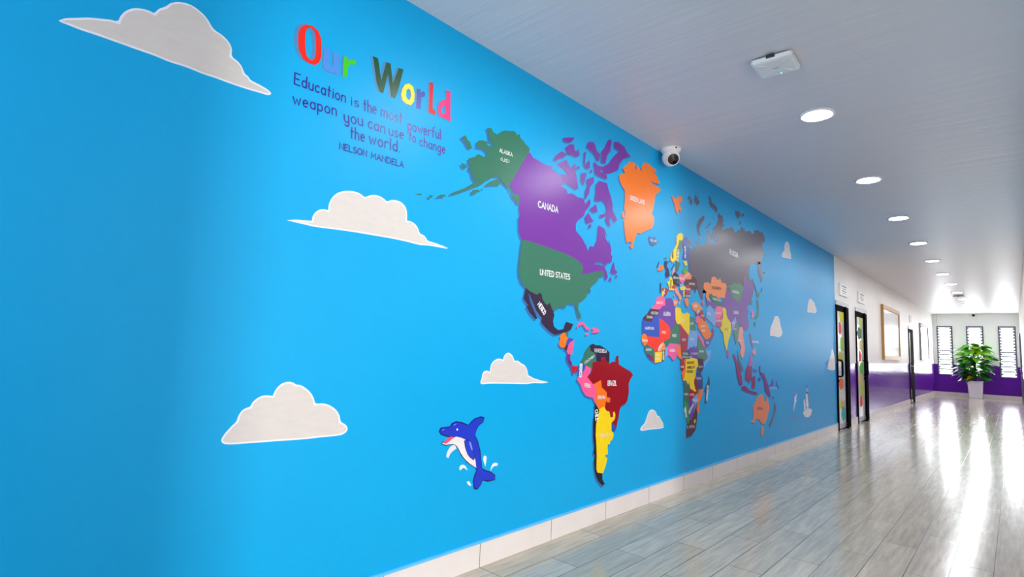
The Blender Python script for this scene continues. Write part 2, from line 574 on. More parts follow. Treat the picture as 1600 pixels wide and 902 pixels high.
# ==================================================================
# wall-plane outlines of the mural, metres along the wall (y) and up (z)
COUNTRIES = [
    ('#33735a', 2, [[(-0.079, 2.36), (-0.048, 2.371), (-0.03, 2.352), (0.0, 2.348), (0.033, 2.375), (0.063, 2.393), (0.101, 2.401), (0.137, 2.413), (0.157, 2.41), (0.17, 2.394), (0.181, 2.409), (0.197, 2.406), (0.195, 2.391), (0.22, 2.382), (0.251, 2.365), (0.283, 2.355), (0.284, 2.334), (0.186, 2.182), (0.119, 2.072), (0.146, 2.045), (0.164, 2.032), (0.19, 2.044), (0.209, 2.043), (0.212, 1.991), (0.197, 1.985), (0.172, 2.007), (0.154, 2.013), (0.138, 2.035), (0.113, 2.061), (0.065, 2.082), (0.046, 2.094), (0.026, 2.108), (-0.018, 2.095), (-0.042, 2.076), (-0.064, 2.066), (-0.084, 2.045), (-0.114, 2.024), (-0.155, 2.003), (-0.194, 1.982), (-0.245, 1.955), (-0.283, 1.936), (-0.317, 1.923), (-0.321, 1.929), (-0.271, 1.956), (-0.221, 1.983), (-0.189, 2.006), (-0.163, 2.025), (-0.132, 2.033), (-0.157, 2.04), (-0.171, 2.051), (-0.178, 2.07), (-0.185, 2.081), (-0.201, 2.089), (-0.192, 2.112), (-0.203, 2.129), (-0.205, 2.149), (-0.165, 2.169), (-0.137, 2.194), (-0.104, 2.191), (-0.088, 2.188), (-0.072, 2.208), (-0.073, 2.224), (-0.099, 2.232), (-0.127, 2.229), (-0.149, 2.225), (-0.151, 2.248), (-0.143, 2.267), (-0.109, 2.28), (-0.077, 2.282), (-0.068, 2.262), (-0.018, 2.274), (-0.029, 2.285), (-0.056, 2.29), (-0.061, 2.318), (-0.071, 2.342)], [(-0.072, 2.035), (-0.059, 2.046), (-0.038, 2.064), (0.005, 2.086), (0.038, 2.092), (0.047, 2.078), (0.033, 2.058), (-0.015, 2.049), (-0.058, 2.033)], [(-0.172, 1.959), (-0.167, 1.983), (-0.14, 1.992), (-0.123, 1.999), (-0.116, 1.991), (-0.139, 1.972)], [(-0.106, 2.003), (-0.092, 2.009), (-0.092, 2.0), (-0.102, 1.996)], [(-0.267, 2.245), (-0.239, 2.267), (-0.229, 2.262), (-0.221, 2.249), (-0.2, 2.24), (-0.192, 2.222), (-0.182, 2.215), (-0.198, 2.202), (-0.215, 2.208), (-0.237, 2.232)], [(-0.257, 2.11), (-0.222, 2.11), (-0.215, 2.096), (-0.227, 2.086), (-0.248, 2.092)], [(-0.547, 1.872), (-0.503, 1.887), (-0.508, 1.875)], [(-0.456, 1.888), (-0.434, 1.893), (-0.439, 1.879), (-0.456, 1.876)], [(-0.41, 1.889), (-0.387, 1.907), (-0.352, 1.916), (-0.353, 1.905), (-0.38, 1.897)]], None),
    ('#74299c', 2, [[(0.284, 2.329), (0.319, 2.305), (0.371, 2.3), (0.417, 2.293), (0.463, 2.293), (0.51, 2.305), (0.503, 2.281), (0.552, 2.274), (0.593, 2.259), (0.62, 2.234), (0.637, 2.218), (0.605, 2.194), (0.664, 2.188), (0.682, 2.161), (0.707, 2.172), (0.742, 2.175), (0.786, 2.164), (0.831, 2.169), (0.858, 2.169), (0.878, 2.136), (0.932, 2.186), (0.943, 2.161), (0.925, 2.13), (0.88, 2.087), (0.864, 2.051), (0.811, 2.019), (0.777, 1.981), (0.779, 1.934), (0.834, 1.906), (0.871, 1.881), (0.9, 1.848), (0.898, 1.865), (0.926, 1.806), (0.949, 1.859), (0.992, 1.856), (1.034, 1.918), (1.045, 2.021), (1.084, 2.017), (1.125, 2.008), (1.157, 1.957), (1.12, 1.994), (1.141, 1.941), (1.179, 1.911), (1.182, 1.943), (1.218, 1.871), (1.21, 1.839), (1.233, 1.827), (1.221, 1.783), (1.166, 1.776), (1.157, 1.749), (1.093, 1.766), (1.04, 1.761), (0.989, 1.736), (1.058, 1.746), (1.13, 1.74), (1.159, 1.708), (1.179, 1.67), (1.152, 1.642), (1.133, 1.675), (1.122, 1.709), (1.025, 1.69), (0.924, 1.664), (0.85, 1.652), (0.873, 1.692), (0.863, 1.719), (0.789, 1.743), (0.695, 1.762), (0.574, 1.771), (0.446, 1.778), (0.338, 1.786), (0.248, 1.784), (0.224, 1.814), (0.216, 1.85), (0.212, 1.905), (0.225, 1.926), (0.216, 1.962), (0.214, 2.009), (0.204, 2.049), (0.171, 2.041), (0.121, 2.082)], [(0.611, 2.523), (0.736, 2.563), (0.717, 2.532), (0.674, 2.508), (0.623, 2.503)], [(0.642, 2.466), (0.683, 2.5), (0.735, 2.511), (0.736, 2.484), (0.764, 2.465), (0.78, 2.497), (0.8, 2.459), (0.765, 2.435), (0.721, 2.436), (0.67, 2.427)], [(0.516, 2.346), (0.546, 2.386), (0.602, 2.428), (0.653, 2.422), (0.629, 2.394), (0.58, 2.374), (0.548, 2.345)], [(0.557, 2.332), (0.654, 2.385), (0.673, 2.364), (0.717, 2.334), (0.733, 2.375), (0.755, 2.381), (0.761, 2.324), (0.782, 2.265), (0.793, 2.224), (0.766, 2.213), (0.696, 2.222), (0.628, 2.236), (0.593, 2.274), (0.676, 2.286), (0.641, 2.313), (0.582, 2.323)], [(0.768, 2.374), (0.804, 2.379), (0.799, 2.361), (0.774, 2.357)], [(0.853, 2.497), (0.872, 2.502), (0.865, 2.45), (0.862, 2.417), (0.881, 2.411), (0.902, 2.45), (0.921, 2.444), (0.923, 2.4), (0.877, 2.387), (0.848, 2.413)], [(0.876, 2.542), (0.9, 2.583), (0.943, 2.597), (0.972, 2.594), (1.004, 2.547), (1.044, 2.536), (1.036, 2.482), (1.006, 2.485), (0.976, 2.516), (0.917, 2.532)], [(1.066, 2.484), (1.063, 2.564), (1.111, 2.613), (1.15, 2.678), (1.192, 2.685), (1.178, 2.598), (1.134, 2.55), (1.116, 2.487)], [(1.224, 2.683), (1.277, 2.7), (1.366, 2.691), (1.413, 2.655), (1.471, 2.641), (1.369, 2.6), (1.305, 2.539), (1.285, 2.486), (1.18, 2.434), (1.099, 2.407), (1.078, 2.436), (1.049, 2.411), (1.14, 2.406), (1.137, 2.377), (1.04, 2.375), (0.991, 2.379), (0.968, 2.463), (1.017, 2.448), (1.077, 2.453), (1.157, 2.498), (1.197, 2.545), (1.238, 2.586), (1.302, 2.635), (1.236, 2.639)], [(0.824, 2.34), (0.887, 2.357), (0.854, 2.261), (0.826, 2.287)], [(0.889, 2.314), (0.973, 2.352), (0.974, 2.313), (0.929, 2.268), (0.921, 2.222), (0.88, 2.169), (0.874, 2.222), (0.9, 2.272)], [(0.933, 2.391), (0.952, 2.397), (0.953, 2.377), (0.934, 2.372)], [(1.004, 2.309), (1.041, 2.341), (1.142, 2.349), (1.164, 2.303), (1.197, 2.264), (1.22, 2.211), (1.222, 2.165), (1.254, 2.137), (1.287, 2.108), (1.252, 2.078), (1.224, 2.107), (1.196, 2.113), (1.185, 2.076), (1.205, 2.04), (1.164, 2.049), (1.132, 2.077), (1.151, 2.115), (1.072, 2.077), (1.051, 2.095), (1.13, 2.123), (1.149, 2.161), (1.128, 2.191), (1.087, 2.21), (1.038, 2.193), (0.989, 2.188), (1.002, 2.241)], [(0.935, 2.115), (1.009, 2.165), (1.031, 2.113), (0.974, 2.101)], [(0.882, 2.05), (0.918, 2.084), (0.956, 2.054), (0.986, 2.037), (0.939, 2.023), (0.912, 2.007), (0.892, 2.019)], [(0.93, 2.005), (0.958, 2.012), (0.95, 1.984), (0.922, 1.981)], [(1.215, 1.715), (1.25, 1.792), (1.27, 1.743), (1.291, 1.709), (1.243, 1.703)], [(1.281, 1.729), (1.3, 1.726), (1.297, 1.713), (1.281, 1.713)], [(1.189, 1.651), (1.216, 1.676), (1.23, 1.645), (1.208, 1.648)], [(1.278, 1.692), (1.301, 1.7), (1.298, 1.679), (1.282, 1.679)]], 'purple country lettered CANADA with its northern islands'),
    ('#f97808', 2, [[(1.449, 2.594), (1.519, 2.609), (1.532, 2.565), (1.557, 2.556), (1.55, 2.601), (1.58, 2.59), (1.642, 2.563), (1.628, 2.601), (1.676, 2.653), (1.739, 2.66), (1.791, 2.648), (1.857, 2.646), (1.871, 2.617), (1.818, 2.61), (1.885, 2.594), (1.913, 2.561), (1.94, 2.539), (1.86, 2.528), (1.756, 2.528), (1.821, 2.512), (1.874, 2.509), (1.955, 2.499), (1.928, 2.472), (1.862, 2.43), (1.85, 2.388), (1.838, 2.334), (1.826, 2.292), (1.801, 2.261), (1.846, 2.238), (1.842, 2.179), (1.804, 2.14), (1.692, 2.094), (1.631, 2.067), (1.583, 2.065), (1.549, 2.025), (1.527, 1.973), (1.506, 1.921), (1.47, 1.945), (1.504, 1.969), (1.481, 1.979), (1.424, 1.962), (1.4, 2.023), (1.386, 2.092), (1.379, 2.124), (1.396, 2.136), (1.401, 2.191), (1.382, 2.211), (1.391, 2.285), (1.389, 2.356), (1.343, 2.381), (1.304, 2.425), (1.308, 2.456), (1.391, 2.49), (1.35, 2.516), (1.405, 2.555)], [(1.357, 2.175), (1.383, 2.193), (1.389, 2.14), (1.351, 2.145)]], None),
    ('#4a6ea4', 2, [[(1.762, 2.071), (1.808, 2.064), (1.861, 2.081), (1.877, 2.065), (1.911, 2.059), (1.901, 2.034), (1.832, 2.004), (1.786, 2.012), (1.771, 2.035)]], None),
    ('#33735a', 2, [[(0.248, 1.784), (0.338, 1.786), (0.446, 1.778), (0.574, 1.771), (0.695, 1.762), (0.789, 1.743), (0.863, 1.719), (0.873, 1.692), (0.85, 1.652), (0.924, 1.664), (1.025, 1.69), (1.122, 1.709), (1.133, 1.673), (1.062, 1.656), (1.054, 1.63), (0.995, 1.594), (0.962, 1.566), (0.971, 1.548), (0.955, 1.532), (0.931, 1.563), (0.922, 1.504), (0.874, 1.476), (0.834, 1.459), (0.828, 1.416), (0.862, 1.376), (0.859, 1.347), (0.83, 1.364), (0.813, 1.396), (0.795, 1.437), (0.764, 1.443), (0.702, 1.443), (0.693, 1.412), (0.636, 1.415), (0.593, 1.398), (0.572, 1.374), (0.547, 1.399), (0.527, 1.429), (0.507, 1.418), (0.486, 1.421), (0.457, 1.445), (0.445, 1.479), (0.421, 1.485), (0.401, 1.47), (0.374, 1.476), (0.335, 1.485), (0.295, 1.502), (0.256, 1.528), (0.232, 1.567), (0.226, 1.616), (0.234, 1.685), (0.238, 1.736)]], None),
    ('#2d1838', 2, [[(0.295, 1.502), (0.335, 1.485), (0.374, 1.476), (0.401, 1.47), (0.421, 1.485), (0.445, 1.479), (0.457, 1.445), (0.486, 1.421), (0.507, 1.418), (0.527, 1.433), (0.547, 1.399), (0.577, 1.361), (0.565, 1.321), (0.577, 1.286), (0.621, 1.266), (0.68, 1.277), (0.7, 1.324), (0.778, 1.313), (0.756, 1.276), (0.703, 1.256), (0.644, 1.246), (0.587, 1.235), (0.529, 1.257), (0.486, 1.281), (0.45, 1.305), (0.456, 1.332), (0.4, 1.375), (0.364, 1.428), (0.336, 1.464), (0.322, 1.471), (0.338, 1.426), (0.373, 1.378), (0.413, 1.329), (0.396, 1.321), (0.341, 1.358), (0.307, 1.394), (0.326, 1.399), (0.279, 1.438), (0.288, 1.464)]], None),
    ('#f97808', 2, [[(0.671, 1.253), (0.697, 1.254), (0.705, 1.232), (0.729, 1.224), (0.722, 1.201), (0.694, 1.159), (0.657, 1.158), (0.631, 1.18), (0.647, 1.216), (0.639, 1.23)]], None),
    ('#33735a', 2, [[(0.7, 1.256), (0.727, 1.265), (0.724, 1.226), (0.706, 1.229)]], None),
    ('#2850b8', 3, [[(0.714, 1.205), (0.736, 1.224), (0.791, 1.214), (0.753, 1.193), (0.723, 1.174), (0.705, 1.178)]], None),
    ('#54142a', 2, [[(0.687, 1.15), (0.708, 1.18), (0.73, 1.172), (0.722, 1.139)]], None),
    ('#fa5a92', 3, [[(0.745, 1.192), (0.796, 1.21), (0.785, 1.175), (0.772, 1.115), (0.734, 1.117), (0.717, 1.137), (0.727, 1.169)]], None),
    ('#7a1a80', 2, [[(0.716, 1.115), (0.756, 1.12), (0.755, 1.083), (0.774, 1.065), (0.779, 1.04), (0.752, 1.047), (0.72, 1.083)]], None),
    ('#c01828', 3, [[(0.768, 1.042), (0.83, 1.042), (0.847, 1.019), (0.837, 0.996), (0.823, 1.019), (0.811, 1.019), (0.806, 0.99), (0.785, 0.992), (0.78, 1.019), (0.761, 1.029)]], None),
    ('#fa5a92', 2, [[(0.818, 1.298), (0.848, 1.332), (0.897, 1.33), (0.939, 1.299), (0.973, 1.296), (0.965, 1.281), (0.923, 1.284), (0.889, 1.316), (0.841, 1.304), (0.826, 1.287)], [(0.99, 1.297), (1.041, 1.304), (1.098, 1.28), (1.06, 1.269), (0.991, 1.266), (1.016, 1.284)], [(0.916, 1.257), (0.949, 1.264), (0.955, 1.252), (0.925, 1.246)]], None),
    ('#33735a', 2, [[(0.908, 1.103), (0.922, 1.141), (0.962, 1.175), (0.982, 1.182), (0.989, 1.152), (1.032, 1.133), (1.054, 1.095), (1.018, 1.056), (0.994, 1.023), (0.96, 1.028), (0.935, 1.045), (0.91, 1.051), (0.869, 1.063), (0.884, 1.084)]], None),
    ('#2d1838', 2, [[(0.972, 1.18), (1.012, 1.192), (1.047, 1.182), (1.1, 1.183), (1.172, 1.16), (1.219, 1.136), (1.221, 1.066), (1.194, 1.056), (1.157, 1.086), (1.104, 1.068), (1.06, 1.077), (1.053, 1.124), (1.023, 1.133), (0.984, 1.142)]], None),
    ('#2850b8', 3, [[(0.853, 1.056), (0.91, 1.051), (0.922, 1.023), (0.891, 0.991), (0.873, 0.966), (0.847, 0.973)]], None),
    ('#fa5a92', 2, [[(0.834, 0.955), (0.849, 0.973), (0.889, 0.981), (0.916, 1.019), (0.935, 1.045), (0.994, 1.027), (0.979, 0.99), (0.955, 0.962), (0.989, 0.952), (1.024, 0.918), (1.075, 0.911), (1.074, 0.863), (1.055, 0.788), (1.027, 0.827), (0.943, 0.845), (0.901, 0.879), (0.875, 0.922)]], None),
    ('#960004', 2, [[(0.954, 0.971), (0.995, 0.999), (1.011, 1.027), (1.009, 1.066), (1.069, 1.077), (1.113, 1.068), (1.112, 1.1), (1.165, 1.105), (1.179, 1.076), (1.222, 1.056), (1.258, 1.071), (1.305, 1.071), (1.313, 1.112), (1.338, 1.112), (1.348, 1.051), (1.444, 1.02), (1.515, 0.999), (1.551, 0.972), (1.517, 0.946), (1.487, 0.91), (1.494, 0.848), (1.475, 0.787), (1.452, 0.767), (1.393, 0.755), (1.366, 0.722), (1.358, 0.677), (1.343, 0.643), (1.326, 0.593), (1.266, 0.614), (1.255, 0.669), (1.235, 0.71), (1.17, 0.743), (1.158, 0.821), (1.111, 0.901), (1.075, 0.926), (1.024, 0.918), (0.989, 0.942)], [(1.313, 1.112), (1.338, 1.117), (1.335, 1.105), (1.316, 1.105)]], None),
    ('#f97808', 3, [[(1.024, 0.918), (1.118, 0.944), (1.129, 0.895), (1.193, 0.859), (1.194, 0.825), (1.24, 0.818), (1.237, 0.788), (1.204, 0.788), (1.186, 0.801), (1.173, 0.748), (1.1, 0.743), (1.063, 0.788), (1.064, 0.864), (1.062, 0.907)]], None),
    ('#141020', 2, [[(1.047, 0.792), (1.068, 0.769), (1.116, 0.745), (1.097, 0.703), (1.074, 0.637), (1.071, 0.552), (1.088, 0.44), (1.086, 0.339), (1.105, 0.324), (1.16, 0.308), (1.162, 0.269), (1.195, 0.234), (1.163, 0.231), (1.123, 0.258), (1.091, 0.292), (1.066, 0.342), (1.055, 0.41), (1.069, 0.442), (1.046, 0.458), (1.059, 0.502), (1.042, 0.555), (1.037, 0.665), (1.05, 0.732)]], None),
    ('#fad400', 4, [[(1.111, 0.75), (1.158, 0.762), (1.192, 0.732), (1.233, 0.721), (1.248, 0.68), (1.284, 0.683), (1.28, 0.713), (1.296, 0.72), (1.311, 0.698), (1.302, 0.663), (1.261, 0.644), (1.263, 0.586), (1.288, 0.575), (1.293, 0.548), (1.273, 0.523), (1.249, 0.517), (1.245, 0.498), (1.217, 0.499), (1.224, 0.433), (1.187, 0.428), (1.196, 0.414), (1.217, 0.403), (1.198, 0.358), (1.165, 0.311), (1.097, 0.325), (1.085, 0.356), (1.085, 0.441), (1.079, 0.509), (1.067, 0.578), (1.069, 0.646), (1.089, 0.704)]], None),
    ('#2850b8', 3, [[(1.272, 0.645), (1.329, 0.602), (1.321, 0.588), (1.263, 0.588)]], None),
    ('#fa5a92', 2, [[(1.816, 1.493), (1.871, 1.525), (1.891, 1.564), (1.912, 1.59), (1.969, 1.607), (2.028, 1.601), (2.047, 1.578), (2.06, 1.533), (2.008, 1.526), (1.972, 1.505), (1.931, 1.493)]], None),
    ('#6a3aa0', 2, [[(2.059, 1.593), (2.119, 1.607), (2.173, 1.603), (2.198, 1.569), (2.214, 1.541), (2.246, 1.493), (2.251, 1.402), (2.163, 1.347), (2.109, 1.373), (2.018, 1.407), (1.944, 1.423), (1.932, 1.484), (1.972, 1.507), (2.008, 1.528), (2.054, 1.536)]], None),
    ('#f58c4c', 2, [[(2.194, 1.594), (2.228, 1.606), (2.269, 1.6), (2.269, 1.567), (2.242, 1.54), (2.206, 1.551)]], None),
    ('#fad400', 2, [[(2.233, 1.517), (2.262, 1.541), (2.335, 1.532), (2.352, 1.5), (2.402, 1.489), (2.46, 1.508), (2.519, 1.496), (2.521, 1.338), (2.497, 1.299), (2.312, 1.395), (2.28, 1.389), (2.241, 1.427)]], None),
    ('#48202c', 2, [[(1.802, 1.492), (1.843, 1.488), (1.936, 1.493), (1.937, 1.443), (1.859, 1.438), (1.845, 1.414), (1.825, 1.385), (1.73, 1.383), (1.685, 1.404), (1.702, 1.421), (1.755, 1.448)]], None),
    ('#2850b8', 2, [[(1.68, 1.4), (1.736, 1.387), (1.829, 1.388), (1.845, 1.417), (1.859, 1.442), (1.935, 1.447), (1.959, 1.424), (1.96, 1.269), (1.905, 1.267), (1.753, 1.268), (1.683, 1.285), (1.678, 1.334)]], None),
    ('#fa3206', 2, [[(1.956, 1.424), (2.018, 1.41), (2.124, 1.37), (2.151, 1.329), (2.144, 1.27), (2.051, 1.244), (1.985, 1.218), (1.934, 1.152), (1.88, 1.146), (1.851, 1.181), (1.762, 1.199), (1.752, 1.225), (1.737, 1.271), (1.905, 1.27), (1.96, 1.272)]], None),
    ('#f97808', 3, [[(1.673, 1.275), (1.699, 1.29), (1.739, 1.284), (1.76, 1.252), (1.755, 1.212), (1.715, 1.194), (1.681, 1.223), (1.667, 1.248)]], None),
    ('#33735a', 3, [[(1.722, 1.198), (1.755, 1.202), (1.851, 1.182), (1.883, 1.146), (1.878, 1.097), (1.839, 1.112), (1.75, 1.134), (1.716, 1.168)]], None),
    ('#7a1a80', 3, [[(1.754, 1.136), (1.811, 1.123), (1.815, 1.096), (1.768, 1.114)]], None),
    ('#a51a38', 3, [[(1.802, 1.125), (1.853, 1.108), (1.888, 1.065), (1.809, 1.096)]], None),
    ('#fad400', 3, [[(1.88, 1.147), (2.006, 1.153), (1.999, 1.075), (1.885, 1.063)]], None),
    ('#f58c4c', 3, [[(1.926, 1.152), (1.957, 1.203), (2.022, 1.236), (2.052, 1.213), (2.056, 1.17), (2.001, 1.155)]], None),
    ('#141020', 4, [[(2.006, 1.163), (2.053, 1.171), (2.054, 1.089), (2.003, 1.077)]], None),
    ('#72aae2', 2, [[(2.052, 1.185), (2.104, 1.2), (2.11, 1.129), (2.054, 1.098)]], None),
    ('#ee5a9c', 3, [[(2.104, 1.204), (2.142, 1.226), (2.291, 1.225), (2.284, 1.168), (2.269, 1.125), (2.23, 1.096), (2.199, 1.085), (2.152, 1.117), (2.098, 1.133)]], None),
    ('#33735a', 2, [[(2.158, 1.347), (2.248, 1.404), (2.293, 1.394), (2.326, 1.329), (2.338, 1.242), (2.291, 1.219), (2.142, 1.219), (2.105, 1.197), (2.059, 1.2), (2.041, 1.237), (2.141, 1.27)]], None),
    ('#a51a38', 2, [[(2.296, 1.394), (2.329, 1.397), (2.501, 1.303), (2.49, 1.224), (2.44, 1.167), (2.357, 1.142), (2.348, 1.206), (2.331, 1.242), (2.322, 1.329)]], None),
    ('#f97808', 3, [[(2.283, 1.204), (2.331, 1.224), (2.352, 1.14), (2.366, 1.093), (2.325, 1.102), (2.272, 1.136)]], None),
    ('#3a5a50', 2, [[(2.357, 1.144), (2.431, 1.167), (2.485, 1.176), (2.555, 1.128), (2.59, 1.102), (2.346, 1.097)]], None),
    ('#2c8070', 2, [[(2.512, 1.473), (2.618, 1.472), (2.636, 1.443), (2.627, 1.404), (2.658, 1.35), (2.517, 1.344)]], None),
    ('#72aae2', 2, [[(2.514, 1.353), (2.676, 1.352), (2.67, 1.217), (2.603, 1.201), (2.533, 1.199), (2.473, 1.179), (2.489, 1.291)]], None),
    ('#6a3aa0', 3, [[(2.482, 1.179), (2.541, 1.207), (2.576, 1.19), (2.606, 1.227), (2.62, 1.201), (2.696, 1.183), (2.715, 1.111), (2.621, 1.102), (2.534, 1.117)]], None),
    ('#4a7c6c', 3, [[(2.678, 1.214), (2.692, 1.277), (2.747, 1.262), (2.825, 1.209), (2.8, 1.225), (2.872, 1.178), (2.908, 1.139), (2.872, 1.094), (2.778, 1.087), (2.691, 1.112)]], None),
    ('#fa5a92', 3, [[(2.678, 1.304), (2.699, 1.328), (2.726, 1.317), (2.81, 1.262), (2.839, 1.227), (2.832, 1.203), (2.768, 1.249), (2.726, 1.282)]], None),
    ('#72aae2', 3, [[(2.853, 1.182), (2.901, 1.176), (2.986, 1.185), (2.949, 1.099), (2.818, 1.021), (2.825, 1.069), (2.91, 1.119)]], None),
    ('#fad400', 4, [[(2.447, 1.101), (2.489, 1.096), (2.575, 1.111), (2.675, 1.098), (2.698, 1.04), (2.642, 1.002), (2.643, 0.946), (2.61, 0.909), (2.633, 0.842), (2.667, 0.813), (2.622, 0.811), (2.535, 0.841), (2.513, 0.897), (2.488, 0.873), (2.449, 0.912), (2.393, 0.913), (2.417, 0.949), (2.437, 1.013)]], None),
    ('#b4142c', 3, [[(2.347, 1.095), (2.421, 1.103), (2.423, 1.022), (2.386, 0.991), (2.344, 1.023)]], None),
    ('#f97808', 3, [[(2.409, 1.087), (2.451, 1.098), (2.439, 1.013), (2.416, 0.924), (2.387, 0.918), (2.361, 0.977), (2.386, 1.0), (2.421, 1.022)]], None),
    ('#48202c', 3, [[(2.686, 1.107), (2.806, 1.103), (2.802, 1.011), (2.751, 0.971), (2.683, 1.007)]], None),
    ('#27467c', 3, [[(2.661, 0.972), (2.699, 1.01), (2.744, 0.978), (2.791, 0.934), (2.796, 0.832), (2.711, 0.823), (2.684, 0.898), (2.643, 0.936)]], None),
    ('#8c1020', 4, [[(2.617, 0.925), (2.681, 0.907), (2.693, 0.85), (2.682, 0.789), (2.629, 0.842), (2.606, 0.895)]], None),
    ('#b01020', 3, [[(2.51, 0.819), (2.567, 0.833), (2.682, 0.806), (2.627, 0.775), (2.547, 0.741), (2.497, 0.771)]], None),
    ('#3c6c58', 2, [[(2.393, 0.909), (2.513, 0.878), (2.529, 0.823), (2.51, 0.754), (2.5, 0.698), (2.406, 0.745), (2.419, 0.822)]], None),
    ('#14963c', 3, [[(2.406, 0.748), (2.505, 0.704), (2.511, 0.553), (2.49, 0.536), (2.438, 0.631)]], None),
    ('#6a3aa0', 3, [[(2.504, 0.745), (2.594, 0.743), (2.628, 0.683), (2.585, 0.598), (2.549, 0.564), (2.502, 0.586)]], None),
    ('#72aae2', 4, [[(2.568, 0.742), (2.662, 0.785), (2.694, 0.727), (2.634, 0.694)]], None),
    ('#f97808', 3, [[(2.73, 0.825), (2.796, 0.829), (2.785, 0.77), (2.717, 0.707), (2.731, 0.649), (2.691, 0.603), (2.668, 0.653), (2.685, 0.746), (2.667, 0.785)]], None),
    ('#5c8c4c', 4, [[(2.684, 0.827), (2.716, 0.827), (2.712, 0.786), (2.685, 0.793)]], None),
    ('#48202c', 2, [[(2.475, 0.539), (2.581, 0.594), (2.672, 0.69), (2.684, 0.605), (2.652, 0.477), (2.565, 0.434), (2.466, 0.428), (2.465, 0.502)]], None),
    ('#fad400', 4, [[(2.616, 0.564), (2.642, 0.571), (2.638, 0.534), (2.612, 0.538)]], None),
    ('#3c5068', 2, [[(2.933, 0.946), (2.957, 0.891), (2.945, 0.852), (2.914, 0.794), (2.886, 0.698), (2.846, 0.71), (2.864, 0.796), (2.834, 0.821), (2.869, 0.859), (2.921, 0.902)]], None),
    ('#f58c4c', 2, [[(2.548, 1.59), (2.601, 1.603), (2.655, 1.619), (2.71, 1.597), (2.752, 1.589), (2.791, 1.562), (2.752, 1.547), (2.683, 1.545), (2.629, 1.526), (2.575, 1.546)]], None),
    ('#7c3478', 3, [[(2.626, 1.518), (2.697, 1.549), (2.727, 1.537), (2.716, 1.497), (2.654, 1.487)]], None),
    ('#a51a38', 3, [[(2.717, 1.536), (2.801, 1.548), (2.812, 1.504), (2.863, 1.458), (2.837, 1.447), (2.733, 1.487)]], None),
    ('#ee6a94', 3, [[(2.646, 1.48), (2.711, 1.494), (2.741, 1.483), (2.701, 1.425), (2.657, 1.423), (2.634, 1.445)]], None),
    ('#f97808', 2, [[(2.695, 1.423), (2.753, 1.485), (2.795, 1.464), (2.859, 1.444), (2.91, 1.42), (2.939, 1.368), (3.001, 1.346), (2.972, 1.313), (2.925, 1.294), (2.853, 1.282), (2.782, 1.325), (2.754, 1.353), (2.689, 1.385)]], None),
    ('#4a58a0', 3, [[(2.831, 1.268), (2.867, 1.284), (2.969, 1.302), (3.016, 1.292), (2.94, 1.234), (2.875, 1.209), (2.843, 1.215)]], None),
    ('#8c3070', 3, [[(3.01, 1.398), (3.051, 1.373), (3.039, 1.329), (3.002, 1.284), (2.951, 1.295), (2.981, 1.321), (3.001, 1.352)]], None),
    ('#6ea4dc', 2, [[(2.887, 1.575), (2.953, 1.611), (3.013, 1.585), (3.077, 1.552), (3.101, 1.461), (3.077, 1.42), (3.021, 1.423), (2.998, 1.446), (2.939, 1.461), (2.869, 1.489), (2.863, 1.537)]], None),
    ('#f0709c', 3, [[(3.073, 1.577), (3.12, 1.613), (3.23, 1.619), (3.27, 1.61), (3.238, 1.531), (3.166, 1.493), (3.077, 1.496)]], None),
    ('#c04c7c', 2, [[(3.097, 1.495), (3.166, 1.496), (3.238, 1.532), (3.27, 1.579), (3.302, 1.517), (3.254, 1.483), (3.238, 1.428), (3.182, 1.413), (3.097, 1.427), (3.097, 1.467)]], None),
    ('#e4cc08', 4, [[(3.258, 1.601), (3.298, 1.616), (3.348, 1.592), (3.357, 1.549), (3.388, 1.508), (3.47, 1.474), (3.484, 1.403), (3.444, 1.33), (3.407, 1.29), (3.364, 1.196), (3.347, 1.193), (3.297, 1.271), (3.283, 1.332), (3.263, 1.368), (3.219, 1.379), (3.195, 1.403), (3.238, 1.428), (3.232, 1.468), (3.272, 1.517)]], None),
    ('#b0588c', 2, [[(3.375, 1.192), (3.406, 1.206), (3.427, 1.146), (3.402, 1.111), (3.371, 1.139)]], None),
